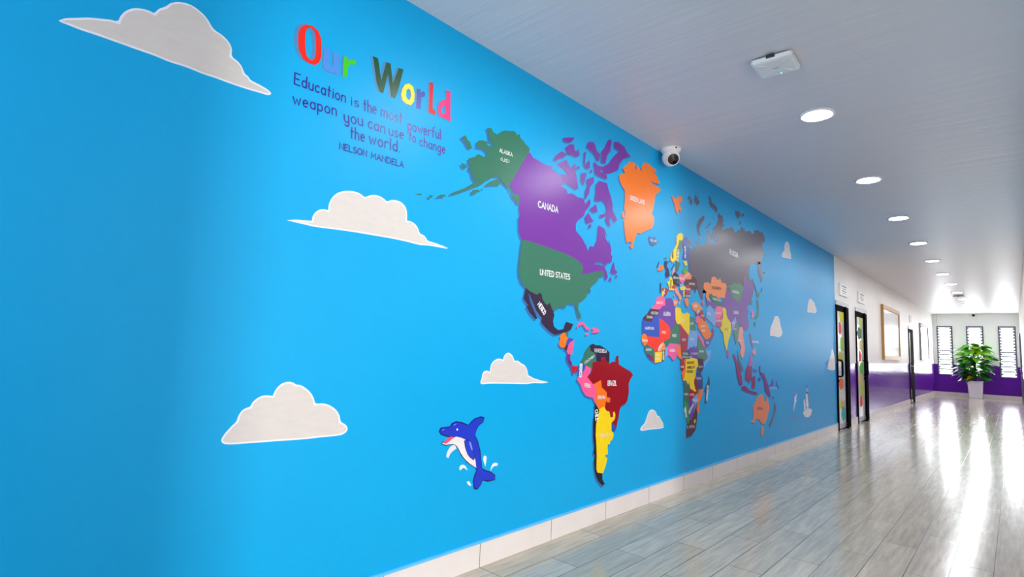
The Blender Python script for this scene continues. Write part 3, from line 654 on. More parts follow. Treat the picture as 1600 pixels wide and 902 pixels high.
    ('#5a505e', 1, [[(2.486, 1.98), (2.503, 2.058), (2.474, 2.112), (2.561, 2.075), (2.556, 2.071), (2.545, 2.105), (2.576, 2.083), (2.607, 2.124), (2.629, 2.109), (2.671, 2.139), (2.645, 2.191), (2.692, 2.175), (2.703, 2.142), (2.78, 2.162), (2.847, 2.182), (2.829, 2.208), (2.753, 2.233), (2.802, 2.222), (2.881, 2.188), (2.938, 2.187), (2.892, 2.238), (2.88, 2.32), (2.938, 2.328), (2.973, 2.232), (2.973, 2.198), (3.009, 2.228), (3.056, 2.207), (3.117, 2.236), (2.997, 2.265), (2.961, 2.308), (3.008, 2.297), (3.08, 2.265), (3.008, 2.316), (2.996, 2.343), (3.056, 2.325), (3.117, 2.266), (3.166, 2.259), (3.104, 2.333), (3.02, 2.372), (3.104, 2.413), (3.166, 2.485), (3.154, 2.553), (3.203, 2.533), (3.254, 2.543), (3.279, 2.497), (3.254, 2.391), (3.318, 2.413), (3.383, 2.44), (3.463, 2.439), (3.468, 2.472), (3.558, 2.462), (3.577, 2.439), (3.655, 2.432), (3.67, 2.477), (3.727, 2.477), (3.741, 2.447), (3.771, 2.523), (3.829, 2.523), (3.844, 2.499), (3.874, 2.526), (3.882, 2.489), (4.041, 2.529), (4.088, 2.509), (4.199, 2.518), (4.161, 2.557), (4.299, 2.582), (4.405, 2.566), (4.426, 2.593), (4.518, 2.551), (4.534, 2.488), (4.43, 2.465), (4.446, 2.42), (4.462, 2.376), (4.512, 2.336), (4.425, 2.277), (4.424, 2.236), (4.373, 2.2), (4.29, 2.188), (4.161, 2.182), (4.066, 2.158), (4.019, 2.107), (4.002, 2.05), (4.024, 1.981), (4.139, 1.995), (4.147, 1.903), (4.106, 1.795), (3.961, 1.781), (3.599, 1.757), (3.268, 1.718), (2.928, 1.74), (2.822, 1.766), (2.833, 1.767), (2.782, 1.718), (2.803, 1.647), (2.752, 1.664), (2.691, 1.735), (2.661, 1.783), (2.573, 1.832), (2.516, 1.842), (2.496, 1.906)], [(2.402, 2.172), (2.442, 2.183), (2.534, 2.158), (2.576, 2.133), (2.545, 2.119), (2.504, 2.126), (2.462, 2.16)], [(2.778, 2.437), (2.818, 2.452), (2.827, 2.423), (2.778, 2.38), (2.739, 2.344), (2.708, 2.3), (2.724, 2.256), (2.762, 2.242), (2.713, 2.237), (2.681, 2.267), (2.665, 2.339), (2.701, 2.388)], [(2.478, 2.559), (2.519, 2.573), (2.523, 2.551), (2.478, 2.534)], [(2.519, 2.55), (2.561, 2.552), (2.561, 2.506), (2.524, 2.503), (2.509, 2.53)], [(2.613, 2.581), (2.636, 2.622), (2.641, 2.578), (2.624, 2.527), (2.603, 2.541)], [(2.656, 2.591), (2.688, 2.617), (2.68, 2.568), (2.715, 2.576), (2.7, 2.535), (2.663, 2.522), (2.646, 2.551)], [(2.925, 2.674), (2.948, 2.67), (2.988, 2.642), (2.989, 2.616), (3.051, 2.617), (3.061, 2.564), (2.984, 2.575), (2.932, 2.605), (2.951, 2.629)], [(3.075, 2.612), (3.141, 2.589), (3.109, 2.542), (3.075, 2.567)], [(3.601, 2.668), (3.657, 2.658), (3.663, 2.681), (3.738, 2.675), (3.758, 2.646), (3.699, 2.6), (3.629, 2.62)], [(3.787, 2.669), (3.867, 2.685), (3.861, 2.662), (3.801, 2.646)], [(3.719, 2.557), (3.748, 2.584), (3.777, 2.563), (3.742, 2.543)], [(2.873, 2.355), (2.896, 2.362), (2.887, 2.341), (2.873, 2.34)], [(2.91, 2.381), (2.933, 2.395), (2.933, 2.379), (2.91, 2.372)], [(2.949, 2.405), (2.968, 2.411), (2.961, 2.394), (2.947, 2.393)], [(3.022, 2.476), (3.041, 2.48), (3.041, 2.47), (3.022, 2.467)], [(3.292, 2.459), (3.313, 2.468), (3.315, 2.441), (3.295, 2.437)], [(4.291, 2.217), (4.363, 2.216), (4.382, 2.166), (4.438, 2.104), (4.423, 2.096), (4.448, 2.026), (4.402, 1.987), (4.351, 2.041), (4.3, 2.094)], [(4.473, 2.12), (4.531, 2.129), (4.517, 2.104), (4.482, 2.102)]], 'grey country lettered RUSSIA'),
    ('#f58c4c', 3, [[(2.822, 1.81), (2.892, 1.824), (2.973, 1.815), (2.992, 1.882), (3.075, 1.899), (3.113, 1.877), (3.171, 1.876), (3.19, 1.905), (3.239, 1.856), (3.328, 1.862), (3.369, 1.831), (3.348, 1.789), (3.328, 1.747), (3.318, 1.711), (3.219, 1.706), (3.142, 1.688), (3.094, 1.714), (3.038, 1.704), (2.983, 1.725), (2.929, 1.71), (2.929, 1.688), (2.959, 1.66), (2.938, 1.646), (2.893, 1.655), (2.854, 1.688), (2.875, 1.727), (2.822, 1.744), (2.801, 1.771)]], None),
    ('#33735a', 3, [[(2.925, 1.708), (2.983, 1.725), (3.038, 1.704), (3.094, 1.712), (3.142, 1.688), (3.199, 1.662), (3.244, 1.654), (3.233, 1.618), (3.132, 1.62), (3.038, 1.645), (2.992, 1.671), (2.943, 1.689)]], None),
    ('#74489c', 2, [[(2.849, 1.688), (2.893, 1.655), (2.938, 1.645), (3.038, 1.645), (3.132, 1.622), (3.244, 1.639), (3.268, 1.699), (3.318, 1.711), (3.358, 1.79), (3.599, 1.765), (3.822, 1.87), (3.851, 1.915), (3.824, 1.971), (3.859, 2.002), (3.917, 1.982), (3.975, 1.937), (4.055, 1.954), (4.138, 1.946), (4.112, 1.856), (4.073, 1.77), (4.031, 1.719), (3.924, 1.668), (3.977, 1.629), (3.946, 1.58), (3.962, 1.543), (3.996, 1.469), (3.955, 1.429), (3.839, 1.415), (3.749, 1.448), (3.662, 1.488), (3.601, 1.542), (3.48, 1.478), (3.388, 1.508), (3.348, 1.592), (3.298, 1.616), (3.085, 1.594), (3.002, 1.603), (2.929, 1.613), (2.893, 1.588)]], None),
    ('#4e8468', 3, [[(3.385, 1.836), (3.483, 1.859), (3.525, 1.871), (3.557, 1.906), (3.622, 1.882), (3.71, 1.904), (3.8, 1.884), (3.838, 1.846), (3.776, 1.781), (3.719, 1.716), (3.631, 1.705), (3.513, 1.731), (3.482, 1.77), (3.43, 1.789), (3.461, 1.824)]], None),
    ('#2f7c62', 3, [[(4.064, 1.765), (4.11, 1.743), (4.072, 1.705), (4.027, 1.719)]], None),
    ('#e8709c', 3, [[(4.049, 1.634), (4.103, 1.649), (4.151, 1.59), (4.114, 1.56), (4.06, 1.565), (4.078, 1.598)]], None),
    ('#1d7c5c', 2, [[(4.226, 1.85), (4.27, 1.867), (4.339, 1.856), (4.32, 1.812), (4.256, 1.802), (4.236, 1.824)], [(4.242, 1.776), (4.281, 1.784), (4.298, 1.75), (4.309, 1.689), (4.303, 1.617), (4.263, 1.575), (4.188, 1.557), (4.171, 1.573), (4.221, 1.599), (4.265, 1.65), (4.254, 1.72)], [(4.162, 1.521), (4.21, 1.537), (4.188, 1.466), (4.149, 1.512)]], None),
    ('#27466a', 2, [[(4.133, 1.963), (4.153, 1.961), (4.195, 1.917), (4.252, 1.863), (4.231, 1.857), (4.182, 1.903)], [(4.409, 1.93), (4.425, 1.932), (4.413, 1.89), (4.365, 1.87), (4.392, 1.897)]], None),
    ('#9c8cd8', 3, [[(3.491, 1.467), (3.608, 1.542), (3.622, 1.49), (3.579, 1.423), (3.511, 1.41)]], None),
    ('#4c8070', 3, [[(3.597, 1.489), (3.662, 1.501), (3.687, 1.445), (3.709, 1.413), (3.686, 1.323), (3.681, 1.303), (3.616, 1.262), (3.58, 1.3), (3.563, 1.358), (3.532, 1.365), (3.553, 1.406)]], None),
    ('#f09484', 3, [[(3.709, 1.43), (3.767, 1.447), (3.817, 1.418), (3.798, 1.351), (3.843, 1.312), (3.827, 1.308), (3.865, 1.223), (3.833, 1.137), (3.778, 1.112), (3.721, 1.164), (3.76, 1.228), (3.666, 1.316)]], None),
    ('#2e6a78', 2, [[(3.653, 1.198), (3.69, 1.108), (3.792, 1.031), (3.827, 0.985), (3.757, 0.986), (3.671, 1.08)]], None),
    ('#8a2460', 2, [[(3.517, 1.161), (3.579, 1.145), (3.678, 1.052), (3.772, 0.926), (3.79, 0.839), (3.706, 0.841), (3.643, 0.928), (3.596, 1.066)], [(3.763, 0.821), (3.86, 0.828), (3.999, 0.776), (4.228, 0.744), (4.237, 0.723), (4.101, 0.732), (3.898, 0.765), (3.774, 0.793)], [(4.055, 0.907), (4.177, 0.929), (4.174, 0.816), (4.144, 0.785), (4.053, 0.805), (4.074, 0.855)], [(3.882, 0.995), (3.963, 1.052), (4.079, 1.096), (4.073, 0.994), (4.063, 0.906), (4.0, 0.854), (3.873, 0.896)]], None),
    ('#b45cb0', 3, [[(3.963, 1.052), (4.005, 1.11), (4.047, 1.168), (4.096, 1.11), (4.077, 1.03), (3.983, 1.03)]], None),
    ('#4a3c8c', 2, [[(4.106, 1.011), (4.169, 0.985), (4.242, 0.992), (4.216, 0.966), (4.127, 0.976)], [(4.3, 1.029), (4.349, 1.04), (4.338, 0.977), (4.4, 0.946), (4.346, 0.934), (4.312, 0.977)], [(4.253, 0.888), (4.319, 0.909), (4.363, 0.886), (4.309, 0.869)]], None),
    ('#743484', 2, [[(4.342, 0.961), (4.455, 0.956), (4.553, 0.867), (4.622, 0.788), (4.69, 0.677), (4.586, 0.694), (4.486, 0.762), (4.452, 0.869), (4.386, 0.923)]], None),
    ('#3a4cae', 2, [[(4.603, 0.804), (4.694, 0.825), (4.759, 0.886), (4.801, 0.814), (4.693, 0.801), (4.635, 0.775)], [(4.882, 0.86), (4.971, 0.793), (4.98, 0.758), (4.905, 0.811)], [(4.757, 0.674), (4.806, 0.666), (4.795, 0.651), (4.757, 0.659)]], None),
    ('#7a6a9c', 2, [[(4.009, 1.387), (4.071, 1.377), (4.095, 1.316), (4.141, 1.258), (4.094, 1.238), (4.029, 1.314)]], None),
    ('#f09080', 2, [[(4.08, 1.184), (4.183, 1.234), (4.203, 1.171), (4.16, 1.149)]], None),
    ('#f08450', 2, [[(4.099, 0.602), (4.183, 0.641), (4.227, 0.682), (4.381, 0.723), (4.448, 0.695), (4.424, 0.659), (4.524, 0.627), (4.549, 0.699), (4.594, 0.635), (4.638, 0.556), (4.565, 0.454), (4.472, 0.383), (4.373, 0.398), (4.287, 0.449), (4.209, 0.457), (4.129, 0.42), (4.038, 0.438), (4.117, 0.464)], [(4.364, 0.365), (4.435, 0.366), (4.438, 0.299), (4.383, 0.249), (4.34, 0.286)]], None),
    ('#5c5078', 2, [[(4.824, 0.609), (4.891, 0.534), (4.728, 0.366), (4.646, 0.331), (4.628, 0.373), (4.795, 0.485)]], None),
    ('#f97808', 2, [[(2.156, 2.494), (2.223, 2.478), (2.318, 2.531), (2.355, 2.521), (2.347, 2.48), (2.297, 2.456), (2.334, 2.413), (2.334, 2.388), (2.293, 2.404), (2.266, 2.348), (2.225, 2.39), (2.197, 2.44), (2.17, 2.459)]], None),
    ('#fad400', 3, [[(2.135, 1.95), (2.146, 1.979), (2.205, 2.036), (2.248, 2.083), (2.247, 2.148), (2.282, 2.179), (2.335, 2.2), (2.375, 2.187), (2.367, 2.142), (2.327, 2.127), (2.3, 2.131), (2.288, 2.094), (2.254, 2.044), (2.244, 1.994), (2.254, 1.951), (2.182, 1.915), (2.144, 1.924)]], None),
    ('#33735a', 2, [[(2.25, 1.951), (2.255, 1.996), (2.284, 2.055), (2.306, 2.134), (2.341, 2.136), (2.367, 2.144), (2.341, 2.049), (2.306, 2.003), (2.298, 1.929), (2.325, 1.921), (2.282, 1.854), (2.252, 1.841), (2.239, 1.913)]], None),
    ('#3c4ca0', 2, [[(2.36, 2.118), (2.372, 2.155), (2.436, 2.181), (2.468, 2.153), (2.46, 2.101), (2.507, 2.058), (2.489, 1.983), (2.421, 1.969), (2.371, 1.98), (2.392, 2.049)]], None),
    ('#23204c', 2, [[(2.032, 1.904), (2.064, 1.914), (2.085, 1.892), (2.068, 1.87), (2.111, 1.84), (2.128, 1.79), (2.064, 1.771), (2.047, 1.801), (2.063, 1.834), (2.029, 1.861)], [(2.023, 1.93), (2.072, 1.941), (2.072, 1.932), (2.023, 1.923)], [(1.901, 1.836), (1.934, 1.888), (1.942, 1.884), (1.91, 1.831)], [(1.96, 1.714), (1.976, 1.716), (1.973, 1.632), (1.961, 1.631)], [(2.151, 1.853), (2.208, 1.906), (2.218, 1.902), (2.161, 1.847)], [(2.081, 1.908), (2.131, 1.922), (2.136, 1.918), (2.086, 1.903)]], None),
    ('#f97808', 2, [[(1.918, 1.823), (1.976, 1.867), (2.02, 1.863), (2.02, 1.835), (1.969, 1.817), (1.927, 1.809)]], None),
    ('#f0a090', 2, [[(2.163, 1.812), (2.196, 1.867), (2.215, 1.879), (2.212, 1.837), (2.187, 1.805)]], None),
    ('#fad400', 2, [[(2.079, 1.739), (2.117, 1.746), (2.133, 1.788), (2.171, 1.777), (2.197, 1.725), (2.215, 1.677), (2.124, 1.672), (2.106, 1.715)]], None),
    ('#201c2c', 3, [[(2.181, 1.79), (2.192, 1.825), (2.226, 1.837), (2.291, 1.815), (2.301, 1.784), (2.31, 1.727), (2.263, 1.73), (2.19, 1.728)]], None),
    ('#f06a9c', 3, [[(2.293, 1.815), (2.341, 1.836), (2.408, 1.829), (2.418, 1.781), (2.36, 1.75), (2.302, 1.775)]], None),
    ('#4c6464', 4, [[(2.238, 1.743), (2.262, 1.773), (2.31, 1.765), (2.31, 1.739)]], None),
    ('#c43c3c', 3, [[(2.157, 1.697), (2.185, 1.721), (2.249, 1.728), (2.232, 1.695), (2.177, 1.689)]], None),
    ('#f0907c', 3, [[(2.217, 1.687), (2.254, 1.712), (2.294, 1.671), (2.347, 1.644), (2.357, 1.62), (2.321, 1.6), (2.278, 1.637), (2.235, 1.657)], [(2.288, 1.59), (2.33, 1.596), (2.313, 1.559)], [(2.204, 1.642), (2.224, 1.64), (2.22, 1.624), (2.206, 1.627)]], None),
    ('#f58c4c', 3, [[(2.391, 1.839), (2.459, 1.87), (2.548, 1.846), (2.539, 1.81), (2.419, 1.796)]], None),
    ('#54b428', 4, [[(2.364, 1.873), (2.403, 1.896), (2.453, 1.888), (2.453, 1.866), (2.404, 1.843), (2.373, 1.849)]], None),
    ('#f0d800', 3, [[(2.38, 1.953), (2.439, 1.967), (2.462, 1.927), (2.418, 1.915)]], None),
    ('#5c2430', 2, [[(2.41, 1.792), (2.525, 1.812), (2.573, 1.842), (2.655, 1.825), (2.665, 1.783), (2.695, 1.742), (2.642, 1.73), (2.632, 1.695), (2.613, 1.725), (2.555, 1.724), (2.517, 1.745), (2.42, 1.747)]], None),
    ('#c01834', 3, [[(2.429, 1.741), (2.498, 1.754), (2.53, 1.719), (2.521, 1.679), (2.43, 1.67), (2.421, 1.708)]], None),
    ('#e8d838', 3, [[(2.312, 1.713), (2.387, 1.739), (2.437, 1.726), (2.406, 1.692), (2.379, 1.698), (2.339, 1.69)], [(2.384, 1.69), (2.41, 1.697), (2.405, 1.631), (2.385, 1.639)]], None),
    ('#2c54b0', 2, [[(2.32, 1.689), (2.37, 1.693), (2.383, 1.641), (2.34, 1.651)]], None),
    ('#6c2c70', 3, [[(2.421, 1.665), (2.521, 1.681), (2.518, 1.651), (2.444, 1.635)]], None),
    ('#f08c50', 3, [[(2.4, 1.616), (2.462, 1.64), (2.494, 1.608), (2.485, 1.556), (2.445, 1.561)]], None),
    ('#72aae2', 3, [[(2.303, 1.74), (2.36, 1.752), (2.391, 1.737), (2.325, 1.717)]], None),
    ('#ac1020', 2, [[(1.993, 1.672), (2.053, 1.686), (2.114, 1.669), (2.081, 1.646), (2.074, 1.626), (2.025, 1.609), (2.01, 1.643)]], None),
    ('#f0d418', 3, [[(1.987, 1.605), (1.997, 1.657), (2.024, 1.648), (2.017, 1.608)]], None),
    ('#e05c8c', 3, [[(2.768, 1.623), (2.803, 1.644), (2.828, 1.61), (2.793, 1.597)]], None),
]
TEXTS = {
    0: [('ALASKA', '#ececec', (0.026, 2.253), (0.133, 2.257), 0.021), ('(US)', '#ececec', (0.039, 2.205), (0.109, 2.211), 0.018)],
    1: [('CANADA', '#ececec', (0.382, 2.009), (0.578, 2.014), 0.037)],
    2: [('GREEN LAND', '#ececec', (1.461, 2.3), (1.681, 2.312), 0.031)],
    3: [('ICELAND', '#ececec', (1.783, 2.033), (1.887, 2.04), 0.016)],
    4: [('UNITED STATES', '#ececec', (0.422, 1.596), (0.724, 1.6), 0.033)],
    5: [('MEXICO', '#ececec', (0.408, 1.41), (0.471, 1.352), 0.03)],
    14: [('COLOMBIA', '#ececec', (0.918, 1.054), (1.03, 1.104), 0.016)],
    15: [('VENEZUELA', '#ececec', (1.025, 1.138), (1.178, 1.133), 0.021)],
    16: [('ECUADOR', '#ececec', (0.883, 0.97), (0.889, 1.056), 0.029)],
    17: [('PERU', '#ececec', (0.919, 0.905), (0.987, 0.897), 0.022)],
    18: [('BRAZIL', '#ececec', (1.202, 0.906), (1.315, 0.903), 0.032)],
    19: [('BOLIVIA', '#ececec', (1.081, 0.82), (1.171, 0.816), 0.019)],
    20: [('CHILE', '#ececec', (1.051, 0.743), (1.061, 0.672), 0.031)],
    21: [('ARGENTINA', '#f6e9b0', (1.102, 0.559), (1.246, 0.554), 0.021)],
    23: [('MOROCCO', '#ececec', (1.899, 1.537), (2.009, 1.546), 0.018)],
    24: [('ALGERIA', '#ececec', (2.017, 1.452), (2.144, 1.457), 0.028)],
    25: [('TUNISIA', '#ececec', (2.205, 1.566), (2.264, 1.571), 0.012)],
    26: [('LIBYA', '#ececec', (2.341, 1.422), (2.414, 1.426), 0.019)],
    27: [('WESTERN', '#ececec', (1.808, 1.449), (1.927, 1.453), 0.018), ('SAHARA', '#ececec', (1.744, 1.414), (1.834, 1.416), 0.017)],
    28: [('MAURITANIA', '#ececec', (1.717, 1.323), (1.859, 1.328), 0.019)],
    29: [('MALI', '#ececec', (1.997, 1.303), (2.065, 1.305), 0.021)],
    30: [('SENEGAL', '#ececec', (1.675, 1.228), (1.762, 1.23), 0.016)],
    31: [('GUINEA', '#ececec', (1.735, 1.158), (1.824, 1.16), 0.017)],
    34: [('IVORY', '#ececec', (1.895, 1.117), (1.96, 1.118), 0.014), ('COAST', '#ececec', (1.879, 1.09), (1.955, 1.091), 0.013)],
    35: [('BURKINA', '#ececec', (1.945, 1.159), (2.01, 1.213), 0.023)],
    36: [('GHANA', '#ececec', (2.04, 1.089), (2.035, 1.16), 0.029)],
    38: [('NIGERIA', '#ececec', (2.137, 1.157), (2.233, 1.159), 0.021)],
    39: [('NIGER', '#ececec', (2.178, 1.284), (2.253, 1.283), 0.02)],
    40: [('CHAD', '#ececec', (2.364, 1.255), (2.43, 1.257), 0.018)],
    42: [('CENTRAL', '#ececec', (2.385, 1.137), (2.486, 1.136), 0.015), ('AFRICAN REP', '#ececec', (2.366, 1.108), (2.562, 1.107), 0.015)],
    43: [('EGYPT', '#ececec', (2.527, 1.402), (2.59, 1.406), 0.017)],
    44: [('SUDAN', '#ececec', (2.529, 1.267), (2.602, 1.269), 0.015)],
    45: [('S. SUDAN', '#ececec', (2.541, 1.139), (2.685, 1.141), 0.016)],
    46: [('ETHIOPIA', '#ececec', (2.714, 1.161), (2.807, 1.162), 0.017)],
    49: [('DEMOCRATIC', '#3c3410', (2.464, 1.057), (2.606, 1.061), 0.018), ('REPUBLIC OF', '#3c3410', (2.465, 1.015), (2.616, 1.018), 0.018), ('THE CONGO', '#3c3410', (2.457, 0.98), (2.581, 0.98), 0.018)],
    50: [('GABON', '#ececec', (2.34, 1.025), (2.402, 1.024), 0.014)],
    52: [('KENYA', '#ececec', (2.705, 1.023), (2.788, 1.023), 0.015)],
    53: [('TANZANIA', '#ececec', (2.652, 0.919), (2.756, 0.917), 0.017)],
    55: [('ZAMBIA', '#ececec', (2.519, 0.781), (2.609, 0.778), 0.018)],
    56: [('ANGOLA', '#ececec', (2.409, 0.79), (2.493, 0.786), 0.016)],
    57: [('NAMIBIA', '#ececec', (2.466, 0.604), (2.44, 0.689), 0.033)],
    58: [('BOTSWANA', '#ececec', (2.516, 0.621), (2.602, 0.694), 0.028)],
    59: [('ZIMBABWE', '#ececec', (2.579, 0.728), (2.681, 0.723), 0.017)],
    62: [('S. AFRICA', '#ececec', (2.471, 0.504), (2.625, 0.498), 0.02)],
    64: [('MADAGASCAR', '#ececec', (2.893, 0.717), (2.921, 0.853), 0.036)],
    65: [('TURKEY', '#ececec', (2.596, 1.566), (2.677, 1.572), 0.017)],
    66: [('SYRIA', '#ececec', (2.664, 1.503), (2.719, 1.532), 0.025)],
    67: [('IRAQ', '#ececec', (2.753, 1.49), (2.812, 1.493), 0.015)],
    69: [('SAUDI', '#ececec', (2.753, 1.393), (2.838, 1.397), 0.016), ('ARABIA', '#ececec', (2.751, 1.352), (2.849, 1.356), 0.016)],
    70: [('YEMEN', '#ececec', (2.864, 1.244), (2.928, 1.246), 0.015)],
    72: [('IRAN', '#ececec', (2.898, 1.517), (2.968, 1.519), 0.019)],
    73: [('AFGHANISTAN', '#ececec', (3.08, 1.537), (3.217, 1.546), 0.014)],
    74: [('PAKISTAN', '#ececec', (3.107, 1.463), (3.223, 1.471), 0.017)],
    75: [('INDIA', '#7a5a10', (3.303, 1.388), (3.387, 1.392), 0.017)],
    77: [('RUSSIA', '#ececec', (3.44, 2.176), (3.675, 2.171), 0.048)],
    78: [('KAZAKHSTAN', '#6a3a30', (3.008, 1.774), (3.217, 1.782), 0.024)],
    79: [('UZBEKISTAN', '#ececec', (3.009, 1.671), (3.186, 1.665), 0.017)],
    80: [('CHINA', '#ececec', (3.55, 1.57), (3.68, 1.575), 0.029)],
    81: [('MONGOLIA', '#ececec', (3.514, 1.785), (3.704, 1.791), 0.026)],
    86: [('MYANMAR', '#ececec', (3.491, 1.467), (3.588, 1.47), 0.014)],
    87: [('LAOS', '#ececec', (3.494, 1.402), (3.613, 1.407), 0.013)],
    88: [('THAILAND', '#ececec', (3.655, 1.291), (3.748, 1.291), 0.015)],
    94: [('PAPUA', '#ececec', (4.635, 0.769), (4.919, 0.757), 0.022)],
    95: [('PHILIPPINES', '#ececec', (4.078, 1.286), (4.284, 1.289), 0.021)],
    97: [('AUSTRALIA', '#6a3a30', (4.224, 0.557), (4.399, 0.546), 0.026)],
    100: [('NORWAY', '#5a5010', (2.183, 1.949), (2.185, 2.009), 0.024)],
    101: [('SWEDEN', '#ececec', (2.286, 1.935), (2.296, 2.038), 0.032)],
    102: [('FIN LAND', '#ececec', (2.428, 1.99), (2.419, 2.091), 0.026)],
    106: [('FRANCE', '#6a5a10', (2.147, 1.688), (2.159, 1.76), 0.02)],
    107: [('GERMANY', '#ececec', (2.186, 1.777), (2.29, 1.783), 0.017)],
    108: [('POLAND', '#ececec', (2.308, 1.783), (2.405, 1.791), 0.019)],
    112: [('BELARUS', '#ececec', (2.415, 1.814), (2.508, 1.858), 0.013)],
    115: [('UKRAINE', '#ececec', (2.498, 1.757), (2.612, 1.766), 0.018)],
    116: [('ROMANIA', '#ececec', (2.435, 1.703), (2.521, 1.711), 0.016)],
    119: [('BULGARIA', '#ececec', (2.429, 1.645), (2.518, 1.651), 0.013)],
    122: [('SPAIN', '#ececec', (2.036, 1.627), (2.042, 1.673), 0.019)],
}
ISLAND_IDX = [2, 3, 13, 82, 83, 84, 85, 89, 91, 92, 93, 96, 98, 99]
TITLE = [
    ('O', '#f82008', [(-1.175, 2.409), (-1.169, 2.432), (-1.148, 2.455), (-1.121, 2.463), (-1.094, 2.455), (-1.077, 2.426), (-1.071, 2.387), (-1.071, 2.342), (-1.078, 2.317), (-1.095, 2.3), (-1.119, 2.297), (-1.148, 2.305), (-1.167, 2.333), (-1.175, 2.373)], [(-1.147, 2.422), (-1.137, 2.445), (-1.124, 2.452), (-1.11, 2.444), (-1.1, 2.416), (-1.095, 2.369), (-1.098, 2.331), (-1.109, 2.315), (-1.122, 2.314), (-1.136, 2.33), (-1.144, 2.371)], [(-1.192, 2.407), (-1.186, 2.43), (-1.166, 2.453), (-1.138, 2.461), (-1.112, 2.453), (-1.095, 2.424), (-1.09, 2.386), (-1.089, 2.341), (-1.096, 2.316), (-1.113, 2.299), (-1.137, 2.296), (-1.166, 2.304), (-1.184, 2.331), (-1.192, 2.371)], [(-1.165, 2.42), (-1.155, 2.443), (-1.142, 2.45), (-1.128, 2.442), (-1.118, 2.414), (-1.113, 2.367), (-1.116, 2.329), (-1.127, 2.314), (-1.14, 2.313), (-1.153, 2.329), (-1.161, 2.37)]),
    ('u', '#4a8ce0', [(-1.059, 2.393), (-1.034, 2.398), (-1.033, 2.334), (-1.025, 2.318), (-1.011, 2.33), (-1.015, 2.394), (-0.99, 2.397), (-0.986, 2.304), (-1.008, 2.302), (-1.026, 2.298), (-1.045, 2.301), (-1.06, 2.314)], None, [(-1.065, 2.387), (-1.04, 2.391), (-1.039, 2.328), (-1.031, 2.312), (-1.018, 2.324), (-1.022, 2.388), (-0.997, 2.391), (-0.993, 2.298), (-1.014, 2.296), (-1.032, 2.292), (-1.051, 2.295), (-1.066, 2.308)], None),
    ('r', '#3cc81c', [(-0.968, 2.394), (-0.947, 2.398), (-0.948, 2.381), (-0.933, 2.396), (-0.91, 2.4), (-0.903, 2.389), (-0.913, 2.378), (-0.934, 2.373), (-0.943, 2.352), (-0.944, 2.309), (-0.965, 2.302)], None, [(-0.978, 2.393), (-0.958, 2.397), (-0.958, 2.38), (-0.944, 2.395), (-0.921, 2.399), (-0.914, 2.388), (-0.924, 2.376), (-0.945, 2.372), (-0.954, 2.351), (-0.955, 2.308), (-0.975, 2.302)], None),
    ('W', '#0c4a26', [(-0.824, 2.458), (-0.797, 2.458), (-0.772, 2.359), (-0.751, 2.46), (-0.728, 2.462), (-0.709, 2.37), (-0.681, 2.46), (-0.654, 2.464), (-0.679, 2.341), (-0.692, 2.304), (-0.713, 2.304), (-0.738, 2.409), (-0.758, 2.305), (-0.776, 2.304), (-0.795, 2.341)], None, [(-0.837, 2.456), (-0.811, 2.456), (-0.786, 2.357), (-0.765, 2.457), (-0.743, 2.46), (-0.723, 2.368), (-0.695, 2.458), (-0.669, 2.461), (-0.694, 2.339), (-0.706, 2.302), (-0.727, 2.303), (-0.752, 2.407), (-0.772, 2.304), (-0.79, 2.302), (-0.809, 2.339)], None),
    ('o', '#fae010', [(-0.653, 2.368), (-0.64, 2.393), (-0.617, 2.408), (-0.593, 2.402), (-0.58, 2.369), (-0.581, 2.331), (-0.599, 2.304), (-0.626, 2.303), (-0.648, 2.311), (-0.658, 2.335)], [(-0.629, 2.369), (-0.619, 2.382), (-0.607, 2.377), (-0.601, 2.354), (-0.606, 2.327), (-0.619, 2.326), (-0.631, 2.339)], [(-0.663, 2.362), (-0.651, 2.387), (-0.628, 2.402), (-0.603, 2.396), (-0.591, 2.363), (-0.592, 2.325), (-0.609, 2.298), (-0.637, 2.297), (-0.659, 2.305), (-0.668, 2.329)], [(-0.639, 2.363), (-0.629, 2.377), (-0.618, 2.372), (-0.612, 2.348), (-0.617, 2.322), (-0.63, 2.32), (-0.641, 2.333)]),
    ('r', '#2e48a8', [(-0.567, 2.401), (-0.546, 2.405), (-0.545, 2.387), (-0.529, 2.403), (-0.516, 2.395), (-0.522, 2.376), (-0.539, 2.366), (-0.54, 2.304), (-0.567, 2.3)], None, [(-0.575, 2.399), (-0.555, 2.403), (-0.554, 2.386), (-0.538, 2.401), (-0.525, 2.394), (-0.532, 2.374), (-0.548, 2.364), (-0.549, 2.303), (-0.576, 2.299)], None),
    ('L', '#d0101c', [(-0.492, 2.464), (-0.47, 2.468), (-0.466, 2.335), (-0.445, 2.327), (-0.448, 2.306), (-0.478, 2.305), (-0.49, 2.311)], None, [(-0.504, 2.461), (-0.482, 2.465), (-0.477, 2.332), (-0.457, 2.325), (-0.46, 2.304), (-0.489, 2.303), (-0.502, 2.309)], None),
    ('d', '#f8307c', [(-0.383, 2.464), (-0.355, 2.469), (-0.348, 2.337), (-0.341, 2.307), (-0.364, 2.311), (-0.389, 2.311), (-0.411, 2.309), (-0.427, 2.324), (-0.431, 2.357), (-0.421, 2.386), (-0.398, 2.407), (-0.379, 2.411)], [(-0.406, 2.356), (-0.396, 2.377), (-0.381, 2.38), (-0.379, 2.341), (-0.394, 2.329), (-0.405, 2.335)], [(-0.392, 2.458), (-0.365, 2.464), (-0.357, 2.331), (-0.35, 2.302), (-0.373, 2.306), (-0.398, 2.305), (-0.42, 2.304), (-0.437, 2.318), (-0.44, 2.351), (-0.43, 2.381), (-0.407, 2.401), (-0.389, 2.406)], [(-0.416, 2.35), (-0.405, 2.372), (-0.39, 2.374), (-0.389, 2.335), (-0.403, 2.323), (-0.414, 2.329)]),
]
